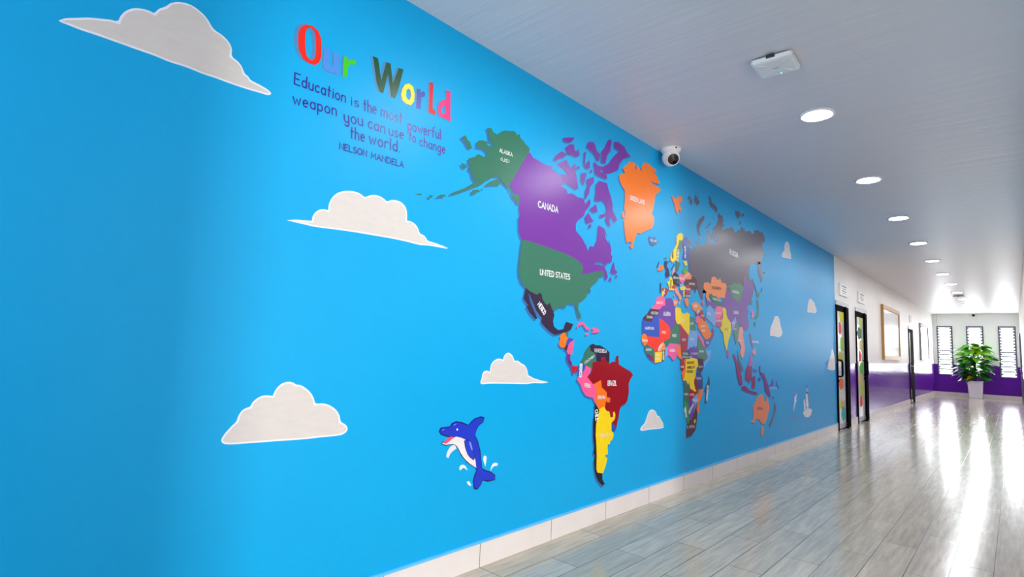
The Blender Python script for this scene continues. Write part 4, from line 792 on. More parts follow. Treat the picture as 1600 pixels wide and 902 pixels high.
QUOTE = [
    ('Education', (-1.175, 2.186), (-0.944, 2.191), 0.047),
    ('is', (-0.915, 2.191), (-0.878, 2.194), 0.041),
    ('the', (-0.851, 2.188), (-0.787, 2.194), 0.052),
    ('most', (-0.761, 2.193), (-0.643, 2.196), 0.052),
    ('powerful', (-0.606, 2.178), (-0.403, 2.194), 0.051),
    ('weapon', (-1.173, 2.103), (-0.981, 2.119), 0.047),
    ('you', (-0.942, 2.105), (-0.851, 2.116), 0.051),
    ('can', (-0.824, 2.118), (-0.734, 2.118), 0.049),
    ('use', (-0.71, 2.119), (-0.63, 2.124), 0.048),
    ('to', (-0.597, 2.128), (-0.559, 2.128), 0.047),
    ('change', (-0.532, 2.122), (-0.37, 2.128), 0.048),
    ('the', (-0.907, 2.043), (-0.838, 2.047), 0.051),
    ('world.', (-0.813, 2.047), (-0.644, 2.054), 0.052),
    ('NELSON', (-0.956, 1.978), (-0.822, 1.982), 0.027),
    ('MANDELA', (-0.798, 1.982), (-0.62, 1.986), 0.027),
]
CLOUDS = [
    [(-1.914, 2.098), (-1.9, 2.113), (-1.871, 2.128), (-1.841, 2.144), (-1.814, 2.153), (-1.791, 2.162), (-1.769, 2.164), (-1.764, 2.19), (-1.752, 2.212), (-1.733, 2.231), (-1.709, 2.241), (-1.688, 2.244), (-1.673, 2.241), (-1.663, 2.264), (-1.643, 2.281), (-1.629, 2.304), (-1.602, 2.321), (-1.569, 2.328), (-1.538, 2.319), (-1.513, 2.304), (-1.489, 2.271), (-1.461, 2.266), (-1.434, 2.251), (-1.419, 2.229), (-1.42, 2.197), (-1.396, 2.189), (-1.379, 2.175), (-1.368, 2.15), (-1.353, 2.146), (-1.345, 2.134), (-1.311, 2.13), (-1.275, 2.122), (-1.262, 2.112), (-1.27, 2.1), (-1.308, 2.098), (-1.355, 2.094), (-1.414, 2.093), (-1.464, 2.094), (-1.512, 2.092), (-1.559, 2.096), (-1.615, 2.092), (-1.658, 2.096), (-1.71, 2.095), (-1.76, 2.095), (-1.818, 2.095), (-1.863, 2.093), (-1.89, 2.095), (-1.907, 2.095)],
    [(-1.159, 1.623), (-1.122, 1.633), (-1.093, 1.636), (-1.055, 1.641), (-1.054, 1.661), (-1.043, 1.68), (-1.026, 1.695), (-1.006, 1.701), (-0.986, 1.7), (-0.987, 1.724), (-0.976, 1.755), (-0.953, 1.783), (-0.922, 1.799), (-0.894, 1.807), (-0.86, 1.81), (-0.836, 1.805), (-0.816, 1.794), (-0.795, 1.809), (-0.765, 1.819), (-0.734, 1.818), (-0.711, 1.809), (-0.7, 1.801), (-0.676, 1.815), (-0.651, 1.82), (-0.617, 1.817), (-0.592, 1.799), (-0.582, 1.773), (-0.581, 1.735), (-0.557, 1.737), (-0.529, 1.727), (-0.51, 1.708), (-0.503, 1.687), (-0.476, 1.682), (-0.461, 1.673), (-0.454, 1.659), (-0.416, 1.657), (-0.363, 1.651), (-0.318, 1.644), (-0.324, 1.639), (-0.37, 1.638), (-0.422, 1.638), (-0.465, 1.634), (-0.501, 1.63), (-0.57, 1.634), (-0.663, 1.635), (-0.757, 1.632), (-0.846, 1.63), (-0.925, 1.626), (-0.984, 1.622), (-1.041, 1.618), (-1.081, 1.62), (-1.121, 1.621)],
    [(-1.331, 0.785), (-1.325, 0.798), (-1.311, 0.816), (-1.298, 0.831), (-1.283, 0.844), (-1.28, 0.863), (-1.269, 0.883), (-1.253, 0.892), (-1.238, 0.895), (-1.233, 0.911), (-1.215, 0.927), (-1.195, 0.935), (-1.178, 0.935), (-1.157, 0.932), (-1.151, 0.951), (-1.135, 0.973), (-1.113, 0.984), (-1.091, 0.985), (-1.078, 0.98), (-1.067, 0.972), (-1.048, 0.971), (-1.024, 0.956), (-1.002, 0.938), (-0.986, 0.913), (-0.98, 0.892), (-0.955, 0.893), (-0.93, 0.89), (-0.903, 0.877), (-0.879, 0.859), (-0.864, 0.835), (-0.86, 0.811), (-0.837, 0.8), (-0.823, 0.785), (-0.824, 0.77), (-0.841, 0.758), (-0.864, 0.754), (-0.939, 0.755), (-1.019, 0.754), (-1.095, 0.757), (-1.166, 0.759), (-1.235, 0.761), (-1.3, 0.763), (-1.323, 0.768), (-1.331, 0.777)],
    [(-0.043, 0.957), (-0.039, 0.971), (-0.033, 0.977), (-0.033, 0.998), (-0.021, 1.014), (-0.0, 1.02), (0.026, 1.012), (0.028, 1.04), (0.039, 1.061), (0.064, 1.079), (0.099, 1.086), (0.127, 1.078), (0.131, 1.095), (0.148, 1.113), (0.168, 1.12), (0.195, 1.11), (0.212, 1.093), (0.221, 1.071), (0.245, 1.075), (0.269, 1.066), (0.282, 1.057), (0.31, 1.05), (0.333, 1.029), (0.342, 1.006), (0.348, 0.986), (0.374, 0.981), (0.39, 0.972), (0.427, 0.964), (0.475, 0.954), (0.537, 0.945), (0.529, 0.94), (0.475, 0.938), (0.391, 0.943), (0.351, 0.937), (0.209, 0.943), (0.028, 0.949), (-0.01, 0.947), (-0.034, 0.947), (-0.041, 0.951)],
    [(1.669, 0.563), (1.685, 0.58), (1.739, 0.602), (1.76, 0.633), (1.781, 0.669), (1.814, 0.699), (1.871, 0.699), (1.918, 0.677), (1.931, 0.648), (1.978, 0.639), (2.003, 0.604), (2.039, 0.584), (2.045, 0.544), (1.98, 0.541), (1.841, 0.549), (1.719, 0.548), (1.682, 0.552)],
    [(5.178, 2.45), (5.291, 2.496), (5.275, 2.567), (5.392, 2.646), (5.507, 2.605), (5.504, 2.529), (5.561, 2.493), (5.558, 2.426), (5.383, 2.415), (5.176, 2.397)],
    [(6.289, 1.774), (6.32, 1.911), (6.453, 1.996), (6.558, 1.957), (6.678, 1.94), (6.711, 1.876), (6.783, 1.842), (6.742, 1.792), (6.464, 1.786)],
    [(4.693, 1.387), (4.695, 1.48), (4.796, 1.539), (4.858, 1.63), (4.987, 1.639), (5.056, 1.596), (5.088, 1.514), (5.157, 1.447), (5.111, 1.394), (4.935, 1.377), (4.85, 1.393)],
    [(7.333, 0.98), (7.397, 1.09), (7.544, 1.161), (7.596, 1.267), (7.671, 1.297), (7.754, 1.234), (7.807, 1.163), (7.812, 1.055), (7.804, 0.966), (7.569, 0.957)],
]
DOLPHIN = {'body': [(-0.308, 0.722), (-0.303, 0.734), (-0.278, 0.736), (-0.238, 0.736), (-0.231, 0.751), (-0.203, 0.759), (-0.166, 0.752), (-0.114, 0.733), (-0.093, 0.751), (-0.072, 0.763), (-0.028, 0.771), (-0.007, 0.765), (-0.013, 0.749), (-0.044, 0.733), (-0.064, 0.706), (-0.071, 0.682), (-0.047, 0.648), (-0.026, 0.596), (-0.014, 0.538), (-0.007, 0.5), (0.021, 0.485), (0.059, 0.473), (0.095, 0.451), (0.096, 0.432), (0.047, 0.431), (0.004, 0.445), (-0.011, 0.42), (-0.032, 0.403), (-0.052, 0.409), (-0.061, 0.446), (-0.05, 0.478), (-0.037, 0.495), (-0.047, 0.512), (-0.055, 0.556), (-0.089, 0.622), (-0.117, 0.662), (-0.152, 0.674), (-0.195, 0.687), (-0.227, 0.691), (-0.26, 0.697), (-0.296, 0.709)], 'belly': [(-0.289, 0.662), (-0.285, 0.667), (-0.25, 0.664), (-0.219, 0.681), (-0.191, 0.69), (-0.152, 0.674), (-0.117, 0.656), (-0.079, 0.602), (-0.051, 0.549), (-0.046, 0.511), (-0.11, 0.548), (-0.155, 0.59), (-0.183, 0.632), (-0.204, 0.649), (-0.233, 0.654), (-0.265, 0.652)], 'mouth': [(-0.285, 0.665), (-0.259, 0.683), (-0.231, 0.692), (-0.213, 0.686), (-0.242, 0.669), (-0.267, 0.657)], 'flipper': [(-0.259, 0.599), (-0.251, 0.622), (-0.232, 0.643), (-0.204, 0.648), (-0.192, 0.627), (-0.23, 0.61), (-0.243, 0.586), (-0.254, 0.589)], 'flipper2': [(-0.138, 0.658), (-0.109, 0.661), (-0.09, 0.634), (-0.079, 0.602), (-0.062, 0.569), (-0.07, 0.558), (-0.104, 0.58), (-0.128, 0.62)], 'eye': [(-0.2, 0.727), (-0.193, 0.728), (-0.189, 0.722), (-0.195, 0.716), (-0.2, 0.719)], 'shine': [(-0.108, 0.652), (-0.1, 0.653), (-0.088, 0.631), (-0.08, 0.608), (-0.086, 0.606), (-0.1, 0.629)], 'shine2': [(-0.295, 0.731), (-0.278, 0.732), (-0.286, 0.728), (-0.293, 0.724)], 'shine3': [(-0.221, 0.749), (-0.197, 0.753), (-0.208, 0.748), (-0.218, 0.744)], 'drops': [[(0.002, 0.549), (0.007, 0.566), (0.019, 0.567), (0.029, 0.558), (0.028, 0.539), (0.021, 0.509)], [(0.061, 0.478), (0.07, 0.509), (0.088, 0.52), (0.112, 0.517), (0.12, 0.507), (0.11, 0.499), (0.091, 0.503), (0.075, 0.495)], [(-0.166, 0.522), (-0.164, 0.536), (-0.144, 0.542), (-0.122, 0.531), (-0.108, 0.506), (-0.13, 0.522), (-0.144, 0.524), (-0.158, 0.513)], [(-0.11, 0.446), (-0.1, 0.452), (-0.087, 0.445), (-0.076, 0.423), (-0.096, 0.43)]]}
DOLPHIN2 = {'body': [(5.622, 0.633), (5.661, 0.638), (5.737, 0.67), (5.709, 0.63), (5.681, 0.609), (5.715, 0.585), (5.684, 0.567), (5.643, 0.538), (5.606, 0.489), (5.591, 0.456), (5.575, 0.472), (5.591, 0.528), (5.627, 0.576)], 'back': [(5.613, 0.678), (5.69, 0.688), (5.728, 0.672), (5.661, 0.639), (5.622, 0.633), (5.61, 0.653)], 'tail': [(5.552, 0.442), (5.604, 0.442), (5.598, 0.414), (5.64, 0.355), (5.597, 0.355), (5.566, 0.379), (5.512, 0.358), (5.492, 0.369), (5.546, 0.396)]}
LIGHTHOUSE = {'tower': [(6.147, 0.651), (6.22, 0.653), (6.255, 0.505), (6.257, 0.465), (6.184, 0.462), (6.157, 0.497)], 'tower_side': [(6.22, 0.653), (6.259, 0.643), (6.27, 0.504), (6.259, 0.491)], 'lantern': [(6.18, 0.72), (6.225, 0.728), (6.253, 0.717), (6.255, 0.67), (6.172, 0.67)], 'dome': [(6.173, 0.753), (6.207, 0.764), (6.236, 0.755), (6.23, 0.74), (6.181, 0.74)], 'balcony': [(6.168, 0.678), (6.261, 0.676), (6.265, 0.663), (6.22, 0.653), (6.167, 0.66)], 'small': [(6.043, 0.583), (6.091, 0.583), (6.097, 0.523), (6.12, 0.512), (6.11, 0.433), (6.044, 0.437), (6.049, 0.516), (6.035, 0.53)], 'small_roof': [(6.039, 0.588), (6.064, 0.608), (6.091, 0.586)], 'rock': [(6.003, 0.407), (6.027, 0.424), (6.11, 0.43), (6.16, 0.457), (6.281, 0.45), (6.392, 0.436), (6.441, 0.41), (6.402, 0.388), (6.387, 0.355), (6.312, 0.346), (6.262, 0.332), (6.129, 0.341), (6.059, 0.358), (6.048, 0.378), (6.013, 0.387)]}


# ================================================================== the setting
PAINT = 0.0007      # one coat of paint

bm = bmesh.new()
box(bm, -0.15, 0.0, -5.2, YB, 0, H, 0)
box(bm, -0.15, 0.0, YB, YF, DADO, H, 1)
box(bm, -0.15, 0.0, YB, YF, 0, DADO, 2)
tag(obj('wall_left', bm, [M_BLUE, M_CREAM, M_DADO]), 'long corridor wall painted sky blue, then cream above a glossy purple dado', 'wall', kind='structure')

bm = bmesh.new()
for y0, y1 in ((-5.2, -1.6), (1.04, YF)):
    box(bm, W, W + 0.14, y0, y1, DADO, H, 0)
    box(bm, W, W + 0.14, y0, y1, 0, DADO, 1)
box(bm, W, W + 0.14, -1.6, 1.04, 2.38, H, 0)
tag(obj('wall_right', bm, [M_CREAM, M_DADO]), 'cream and purple wall at the far right edge of the corridor', 'wall', kind='structure')

# end wall with three tall louvre window openings
WIN = ((0.108, 0.545), (0.912, 1.363), (1.734, 2.172))
WZ0, WZ1 = 0.715, 2.40
bm = bmesh.new()
xs = [-0.15] + [v for ab in WIN for v in ab] + [W + 0.14]
for i in range(0, len(xs), 2):
    box(bm, xs[i], xs[i + 1], YF, YF + 0.14, DADO, H, 0)
    box(bm, xs[i], xs[i + 1], YF, YF + 0.14, 0, DADO, 1)
for a, b in WIN:
    box(bm, a, b, YF, YF + 0.14, WZ1, H, 0)
    box(bm, a, b, YF, YF + 0.14, 0, WZ0, 1)
M_ENDW = wall_paint('white_end_wall_paint', '#f7f7fa', 0.5)
M_DADO2 = plain('purple_dado_end', '#6a1fa8', 0.45, spec=0.15)
tag(obj('wall_end', bm, [M_ENDW, M_DADO2]), 'white end wall with purple dado and three louvre windows', 'wall', kind='structure')

# entrance hall on the right, outside the frame, which lets the daylight in
bm = bmesh.new()
box(bm, -0.15, 0.35, -5.34, -5.2, 0, H)
box(bm, 1.85, W, -5.34, -5.2, 0, H)
box(bm, 0.35, 1.85, -5.34, -5.2, 0, 0.65)
box(bm, 0.35, 1.85, -5.34, -5.2, 2.35, H)  # opening added to let the back fill light through
tag(obj('wall_back', bm, M_CREAM), 'cream wall behind the viewer', 'wall', kind='structure')
bm = bmesh.new()
box(bm, 8.0, 8.14, -6.2, -2.65, 0, H)
box(bm, 8.0, 8.14, -1.75, 3.0, 0, H)
box(bm, 8.0, 8.14, -2.65, -1.75, 2.62, H)
box(bm, W + 0.14, 3.3, -6.2, -6.06, 0, H)
box(bm, 6.1, 8.0, -6.2, -6.06, 0, H)
box(bm, 3.3, 6.1, -6.2, -6.06, 0, 0.35)
box(bm, 3.3, 6.1, -6.2, -6.06, 2.5, H)  # opening made for the added side fill
box(bm, W + 0.14, 8.0, 3.0, 3.14, 0, H)
tag(obj('wall_entrance', bm, M_CREAM), 'cream entrance hall walls beside the viewer', 'wall', kind='structure')

bm = bmesh.new()
box(bm, -0.15, 8.2, -6.3, YF + 0.14, -0.12, 0)
tag(obj('floor', bm, floor_mat()), 'glossy grey wood-look plank tile floor', 'floor', kind='structure')
bm = bmesh.new()
box(bm, -0.15, 8.2, -6.3, YF + 0.14, H, H + 0.12)
tag(obj('ceiling', bm, ceiling_mat()), 'pale grey painted ceiling with faint cross streaks', 'ceiling', kind='structure')

DOORS = ((7.915, 8.80), (9.40, 10.38), (16.10, 16.95))
bm = bmesh.new()
segs = [-5.2] + [v for ab in DOORS for v in ab] + [YF]
for i in range(0, len(segs), 2):
    box(bm, 0, 0.010, segs[i] + (0.0 if i == 0 else 0.002), segs[i + 1] - 0.002, 0, SK)
tag(obj('baseboard_left', bm, skirting_mat(1)), 'cream tile skirting along the foot of the left wall', 'baseboard', kind='structure')
bm = bmesh.new()
box(bm, 0.0, 0.0115, -5.2, YB - 0.01, SK - 0.001, SK + 0.011)
tag(obj('trim_1', bm, M_LEDGE), 'pale blue painted line on top of the cream skirting', 'trim', kind='structure')
bm = bmesh.new()
box(bm, 0.01, W - 0.01, YF - 0.012, YF, 0, SK)
tag(obj('baseboard_end', bm, skirting_mat(0)), 'cream tile skirting under the three end windows', 'baseboard', kind='structure')
bm = bmesh.new()
box(bm, W - 0.010, W, 1.04, YF, 0, SK)
tag(obj('baseboard_right', bm, skirting_mat(1)), 'cream tile skirting along the right wall', 'baseboard', kind='structure')

# ------------------------------------------------------------------ louvre windows
M_GLASS = glass_mat('louvre_glass', (0.97, 0.99, 1.0, 1), 0.10)
M_EDGE = plain('glass_edge', '#6a7482', 0.3)
WLAB = ('left', 'middle', 'right')
WTXT = ('tall grey louvre window at the left of the end wall', 'grey louvre window in the middle, half hidden by the plant', 'tall grey louvre window at the right of the end wall')
for wi, (a, b) in enumerate(WIN):
    t = empty('window_%d' % (wi + 1), ((a + b) / 2, YF, WZ0))
    tag(t, WTXT[wi], 'window', kind='structure')
    hw = (b - a) / 2
    hh = WZ1 - WZ0
    bm = bmesh.new()
    f = 0.042
    box(bm, -hw, -hw + f, -0.02, 0.06, 0, hh)
    box(bm, hw - f, hw, -0.02, 0.06, 0, hh)
    box(bm, -hw + f, hw - f, -0.02, 0.06, hh - 0.05, hh)
    box(bm, -hw + f, hw - f, -0.02, 0.06, 0, 0.02)
    obj('window_frame', bm, M_DGREY, t)
    boxobj('transom', M_DGREY, (-hw + f, hw - f, -0.01, 0.05, 0.795, 0.84), t, 0.004)
    for k in range(13):
        z = (0.10 + k * 0.165) if k < 5 else (0.90 + (k - 5) * 0.1)
        ang = math.radians(72 if k > 4 else 40)
        bm = bmesh.new()
        vs = box(bm, -hw + f + 0.002, hw - f - 0.002, -0.055, 0.055, -0.003, 0.003)
        for fc in bm.faces:
            if fc.calc_center_median().y < -0.05:
                fc.material_index = 1
        for v in vs:
            y, zz = v.co.y, v.co.z
            v.co.y = 0.02 + (y * math.cos(ang) - zz * math.sin(ang)) * 0.8
            v.co.z = z + y * math.sin(ang) + zz * math.cos(ang)
        obj('louvre_blade', bm, [M_GLASS, M_EDGE if k < 5 else M_GLASS], t)
        bm = bmesh.new()
        for s in (-1, 1):
            x0 = s * (hw - f - 0.016)
            box(bm, x0 - 0.024, x0 + 0.024, -0.03, 0.03, z - 0.026, z + 0.026)
        obj('blade_clip', bm, M_DGREY, t)
    bm = bmesh.new()
    for k in range(4):
        z = 0.17 + k * 0.165
        box(bm, -hw + f, hw - f, -0.022, -0.008, z, z + 0.034)
    obj('blade_stop', bm, M_EDGE, t)

# ------------------------------------------------------------------ doors on the left wall
M_FROST = plain('frosted_door_glass', '#dfe8e2', 0.12, var=0.03)
M_DARKGLASS = plain('dark_door_glass', '#18141c', 0.08, var=0.03)
DTXT = ('black framed glass door right beside the blue mural', 'second black framed door with stickers, before the large framed board', 'third black door, far along between the two framed boards')


def blob(bm, cy, cz, ry, rz, n, kind, x0, x1):
    pts = []
    for i in range(n):
        an = 2 * math.pi * i / n
        k = 1.0
        if kind == 'cloud':
            k = 0.82 + 0.18 * abs(math.sin(2.5 * an))
        elif kind == 'drop':
            k = 0.62 + 0.38 * max(0, math.sin(an)) ** 4
        elif kind == 'leaf':
            k = 0.6 + 0.4 * abs(math.sin(an))
        pts.append((cy + ry * k * math.cos(an), cz + rz * k * math.sin(an)))
    coat(bm, pts, x1, x0)


STICK = [('#d8d820', 1.86, 0.13, 'cloud'), ('#e83c34', 1.62, 0.13, 'drop'), ('#90c83c', 1.38, 0.12, 'leaf'), ('#b8b028', 1.17, 0.10, 'cloud'), ('#9c8cc8', 0.97, 0.12, 'leaf'),
         ('#e8642c', 0.74, 0.10, 'cloud'), ('#dcd8c8', 0.54, 0.10, 'cloud'), ('#d8c820', 0.40, 0.07, 'leaf'), ('#48b8b8', 0.25, 0.12, 'cloud')]
STICK2 = [('#c8d040', 1.84, 0.13, 'leaf'), ('#2c6c3c', 1.62, 0.12, 'cloud'), ('#d8c870', 1.40, 0.10, 'leaf'), ('#e83828', 1.18, 0.13, 'drop'), ('#58b83c', 0.98, 0.12, 'cloud'),
          ('#e0b840', 0.78, 0.12, 'leaf'), ('#b8c83c', 0.58, 0.11, 'cloud'), ('#e05030', 0.36, 0.13, 'drop')]
DH = 2.09
for di, (a, b) in enumerate(DOORS):
    t = empty('door_%d' % (di + 1), (0, a, 0))
    tag(t, DTXT[di], 'door', kind='structure')
    wd = b - a
    bm = bmesh.new()
    box(bm, 0, 0.018, 0, 0.05, 0, DH - 0.07)
    box(bm, 0, 0.018, wd - 0.05, wd, 0.0, DH - 0.07)
    if di < 2:
        box(bm, 0.002, 0.045, wd - 0.33, wd - 0.28, 0.0, DH - 0.07)
    box(bm, 0, 0.018, 0.05, wd - 0.05, DH - 0.10, DH - 0.07)
    obj('door_frame', bm, M_BLACK, t)
    boxobj('head_trim', M_ALU, (0, 0.020, 0, wd, DH - 0.07, DH), t, 0.004)
    s0 = 0.075
    s1 = wd - (0.34 if di < 2 else 0.5)
    bm = bmesh.new()
    box(bm, 0.002, 0.014, 0.052, s0, 0.02, DH - 0.102)
    box(bm, 0.002, 0.014, s1, wd - 0.052, 0.02, DH - 0.102)
    box(bm, 0.002, 0.014, s0, s1, DH - 0.17, DH - 0.102)
    box(bm, 0.002, 0.014, s0, s1, 0.02, 0.10)
    lf = obj('door_leaf', bm, M_BLACK, t)
    boxobj('glass_panel', M_FROST if di < 2 else M_DARKGLASS, (0.003, 0.010, s0, s1, 0.10, DH - 0.17), t)
    boxobj('kick_plate', M_ALU, (0.0142, 0.016, s0 - 0.02, s1 + 0.05, 0.03, 0.10), t)
    if di < 2:
        for si, (col, z, rz, kd) in enumerate(STICK if di == 0 else STICK2):
            bm = bmesh.new()
            cy = (s0 + s1) / 2 + 0.06 * (-1) ** si
            blob(bm, cy, z, (s1 - s0) * 0.36, rz, 24, kd, 0.0101, 0.0112)
            obj('sticker', bm, plain('paper_sticker', col, 0.6), t)
        bm = bmesh.new()
        hy = 0.022 if di == 0 else wd - 0.40
        tube(bm, [(0.012, hy, 0.86), (0.055, hy, 0.86), (0.072, hy, 0.868), (0.08, hy, 0.89), (0.08, hy, 1.09), (0.072, hy, 1.112), (0.055, hy, 1.12), (0.012, hy, 1.12)], 0.014, 10)
        obj('pull_handle', bm, M_BLACK, t, True)
        bm = bmesh.new()
        lathe(bm, [(0.022, 0), (0.022, 0.012), (0.014, 0.016)], 16)
        o = obj('lock', bm, M_BLACK, t)
        o.rotation_euler = (0, math.pi / 2, 0)
        o.location = (0.0142, hy + 0.005, 0.79)
    else:
        bm = bmesh.new()
        tube(bm, [(0.012, 0.12, 1.0), (0.075, 0.12, 1.0), (0.075, 0.24, 1.0)], 0.010, 8)
        obj('lever_handle', bm, M_ALU, t, True)

# name plates over the doors
STXT = ('white name plate above the door beside the blue mural', 'white name plate above the second stickered door', 'small white name plate above the far black door')
M_INK = plain('grey_print', '#8d8b92', 0.5)
for k, (y0, y1) in enumerate(((8.19, 8.76), (9.66, 10.24), (16.42, 16.82))):
    t = empty('door_sign', (0, (y0 + y1) / 2, 2.2))
    tag(t, STXT[k], 'sign', 'name plates above the doors')
    hw = (y1 - y0) / 2
    boxobj('plate', M_WHITE, (0, 0.022, -hw, hw, 0, 0.205), t, 0.006)
    bm = bmesh.new()
    for z, a, b, th in ((0.150, -0.55, 0.55, 0.022), (0.112, -0.45, 0.45, 0.012), (0.07, -0.6, 0.6, 0.016), (0.04, -0.4, 0.4, 0.010)):
        box(bm, 0.0222, 0.0232, a * hw, b * hw, z, z + th)
    obj('print', bm, M_INK, t)

# framed boards
M_GOLD = plain('golden_wood_frame', '#b98a4c', 0.4)
M_BOARD = plain('white_glazed_board', '#efedf0', 0.14, var=0.03)
M_FRGREY = plain('thin_grey_frame', '#8a8688', 0.4)
for k, (y0, y1, z0, z1, mt, lab) in enumerate(((12.05, 14.35, 1.155, 2.355, M_GOLD, 'large white board in a golden wood frame between the doors'), (18.45, 20.45, 1.175, 2.30, M_FRGREY, 'white board with line drawings in a thin grey frame near the corner'))):
    t = empty('framed_board', (0, (y0 + y1) / 2, z0))
    tag(t, lab, 'framed board', 'framed boards on the left wall')
    hw, hh = (y1 - y0) / 2, z1 - z0
    f = 0.09 if k == 0 else 0.05
    bm = bmesh.new()
    for bb in ((-hw, -hw + f, 0, hh), (hw - f, hw, 0, hh), (-hw + f, hw - f, 0, f), (-hw + f, hw - f, hh - f, hh)):
        box(bm, 0, 0.05, *bb)
    obj('board_frame', bm, mt, t)
    boxobj('board_face', M_BOARD, (0.0, 0.03, -hw + f, hw - f, f, hh - f), t)
    if k == 1:
        for cy, cz, r in ((-0.35, 0.82, 0.09), (0.25, 0.80, 0.08)):
            bm = bmesh.new()
            blob(bm, cy, cz, r * 1.6, r, 14, 'leaf', 0.0302, 0.0312)
            obj('drawing', bm, plain('faint_line_drawing', '#a9a6ae', 0.5), t)
        for cy, z0_, z1_ in ((-0.45, 0.15, 0.62), (-0.1, 0.12, 0.4), (0.3, 0.15, 0.6), (0.55, 0.2, 0.5)):
            bm = bmesh.new()
            box(bm, 0.0302, 0.0312, cy - 0.03, cy + 0.03, z0_, z1_)
            obj('drawing', bm, plain('faint_line_drawing', '#a9a6ae', 0.5), t)

# door leaf edge on the right wall at the far right of the view
t = empty('door_4', (W, 20.4, 0))
tag(t, 'grey framed door edge at the far right beside the last window', 'door', kind='structure')
bm = bmesh.new()
box(bm, -0.04, 0, -0.03, 0.03, 0.0, 2.1)
box(bm, -0.04, 0, 0.87, 0.93, 0.0, 2.1)
box(bm, -0.04, 0, 0.03, 0.87, 2.04, 2.1)
obj('door_frame', bm, M_DGREY, t)
boxobj('door_leaf', M_WHITE, (-0.02, -0.002, 0.03, 0.87, 0.01, 2.04), t)
bm = bmesh.new()
tube(bm, [(-0.02, 0.1, 1.0), (-0.05, 0.1, 1.0), (-0.05, 0.2, 1.0)], 0.009, 8)
obj('lever_handle', bm, M_ALU, t, True)

# ================================================================== the mural
def shapes(name, polys, col, lay, parent, sm=True):
    bm = bmesh.new()
    for p in polys:
        coat(bm, smooth_poly(p) if sm else p, lay * PAINT)
    return obj(name, bm, paint(col), parent)


wmap = empty('world_map', (0, 0, 0))
tag(wmap, 'big colourful painted world map with lettered countries on the blue wall', 'painted map')
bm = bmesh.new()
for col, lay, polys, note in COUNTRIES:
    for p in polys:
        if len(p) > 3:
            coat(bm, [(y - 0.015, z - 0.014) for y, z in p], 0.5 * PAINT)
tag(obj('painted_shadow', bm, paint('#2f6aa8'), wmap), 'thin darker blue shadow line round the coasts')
ISLANDS = set(ISLAND_IDX)
for i, (col, lay, polys, note) in enumerate(COUNTRIES):
    if len(polys) > 1 and not note and i not in TEXTS:
        for p in polys:
            shapes('island', [p], col, 0.6 + lay + i * 0.006, wmap, False)
        continue
    o = shapes('island' if i in ISLANDS else 'country', polys, col, 0.6 + lay + i * 0.006, wmap, False)
    if note:
        o['label'] = note
    for k, (s, tc, a, b, cap) in enumerate(TEXTS.get(i, ())):
        bm = bmesh.new()
        letter(bm, s, a, b, cap, (0.6 + lay + 1.9) * PAINT + 0.0006, 0.17 if cap > 0.05 else 0.2)
        obj('lettering', bm, paint(tc), o)

ttl = empty('painted_title', (0, 0, 0))
tag(ttl, 'multicoloured title OUR WORLD painted high on the blue wall', 'painted lettering')
for ch, col, outer, hole, so, sh in TITLE:
    bm = bmesh.new()
    if hole:
        coat_ring(bm, outer, hole, 2.0 * PAINT)
    else:
        coat(bm, outer, 2.0 * PAINT)
    o = obj('letter', bm, paint(col), ttl)
    bm = bmesh.new()
    if hole:
        coat_ring(bm, so, sh, 0.8 * PAINT)
    else:
        coat(bm, so, 0.8 * PAINT)
    obj('letter_shadow', bm, paint('#4a86b4'), o)

quo = empty('painted_quotation', (0, 0, 0))
tag(quo, 'purple handwritten quotation painted below the multicoloured title', 'painted lettering')
for s, a, b, cap in QUOTE:
    bm = bmesh.new()
    letter(bm, s, a, b, cap, 1.2 * PAINT, 0.125 if s.isupper() is False else 0.19, 0.22)
    obj('word', bm, paint('#2a1a8c' if s not in ('powerful', 'change', 'to') else '#5a3a9c'), quo)  # words at the right are paler: glare put into their colour

CLTXT = ('largest white cloud with a long tail, top left of the mural', 'white cloud with two pointed tails left of the painted map', 'broad flat-bottomed white cloud at the lower left of the mural',
         'white cloud with one tail on the right, above the dolphin', 'small white cloud between South America and Africa', 'small white cloud near the ceiling right of Russia',
         'smallest white cloud near the doors, half way up the wall', 'small two-lobed white cloud right of the East Asian islands', 'slim white cloud at the edge beside the door handle')
for i, p in enumerate(CLOUDS):
    t = empty('painted_cloud', (0, 0, 0))
    tag(t, CLTXT[i], 'painted cloud', 'white clouds painted on the wall')
    sm = smooth_poly(p, 2, 0.2)
    bm = bmesh.new()
    coat(bm, sm, 1.0 * PAINT)
    obj('cloud_rim', bm, paint('#eeeef2'), t)
    bm = bmesh.new()
    coat(bm, offset_poly(p, -0.007), 1.8 * PAINT)
    obj('cloud_body', bm, paint('#d8d0ca'), t)

dol = empty('painted_dolphin', (0, 0, 0))
tag(dol, 'blue and white leaping dolphin with splashes, low on the mural', 'painted dolphin')
bm = bmesh.new()
coat(bm, offset_poly(DOLPHIN['body'], 0.006), 1.0 * PAINT)
coat(bm, offset_poly(DOLPHIN['belly'], 0.004), 0.9 * PAINT)
obj('outline', bm, paint('#17236a'), dol)
for nm, key, lay, col in (('belly', 'belly', 2, '#eee4e2'), ('far_flipper', 'flipper', 0.8, '#e4e2ea'), ('body', 'body', 3, '#2038c4'), ('tongue', 'mouth', 3.5, '#e85070'), ('flipper', 'flipper2', 4.5, '#2440cc'), ('eye', 'eye', 4.5, '#f4f4f8')):
    p = DOLPHIN[key]
    if key == 'flipper2':
        bm = bmesh.new()
        coat(bm, offset_poly(smooth_poly(p), 0.004), 3.8 * PAINT)
        obj('flipper_outline', bm, paint('#17236a'), dol)
    shapes(nm, [p], col, lay, dol)
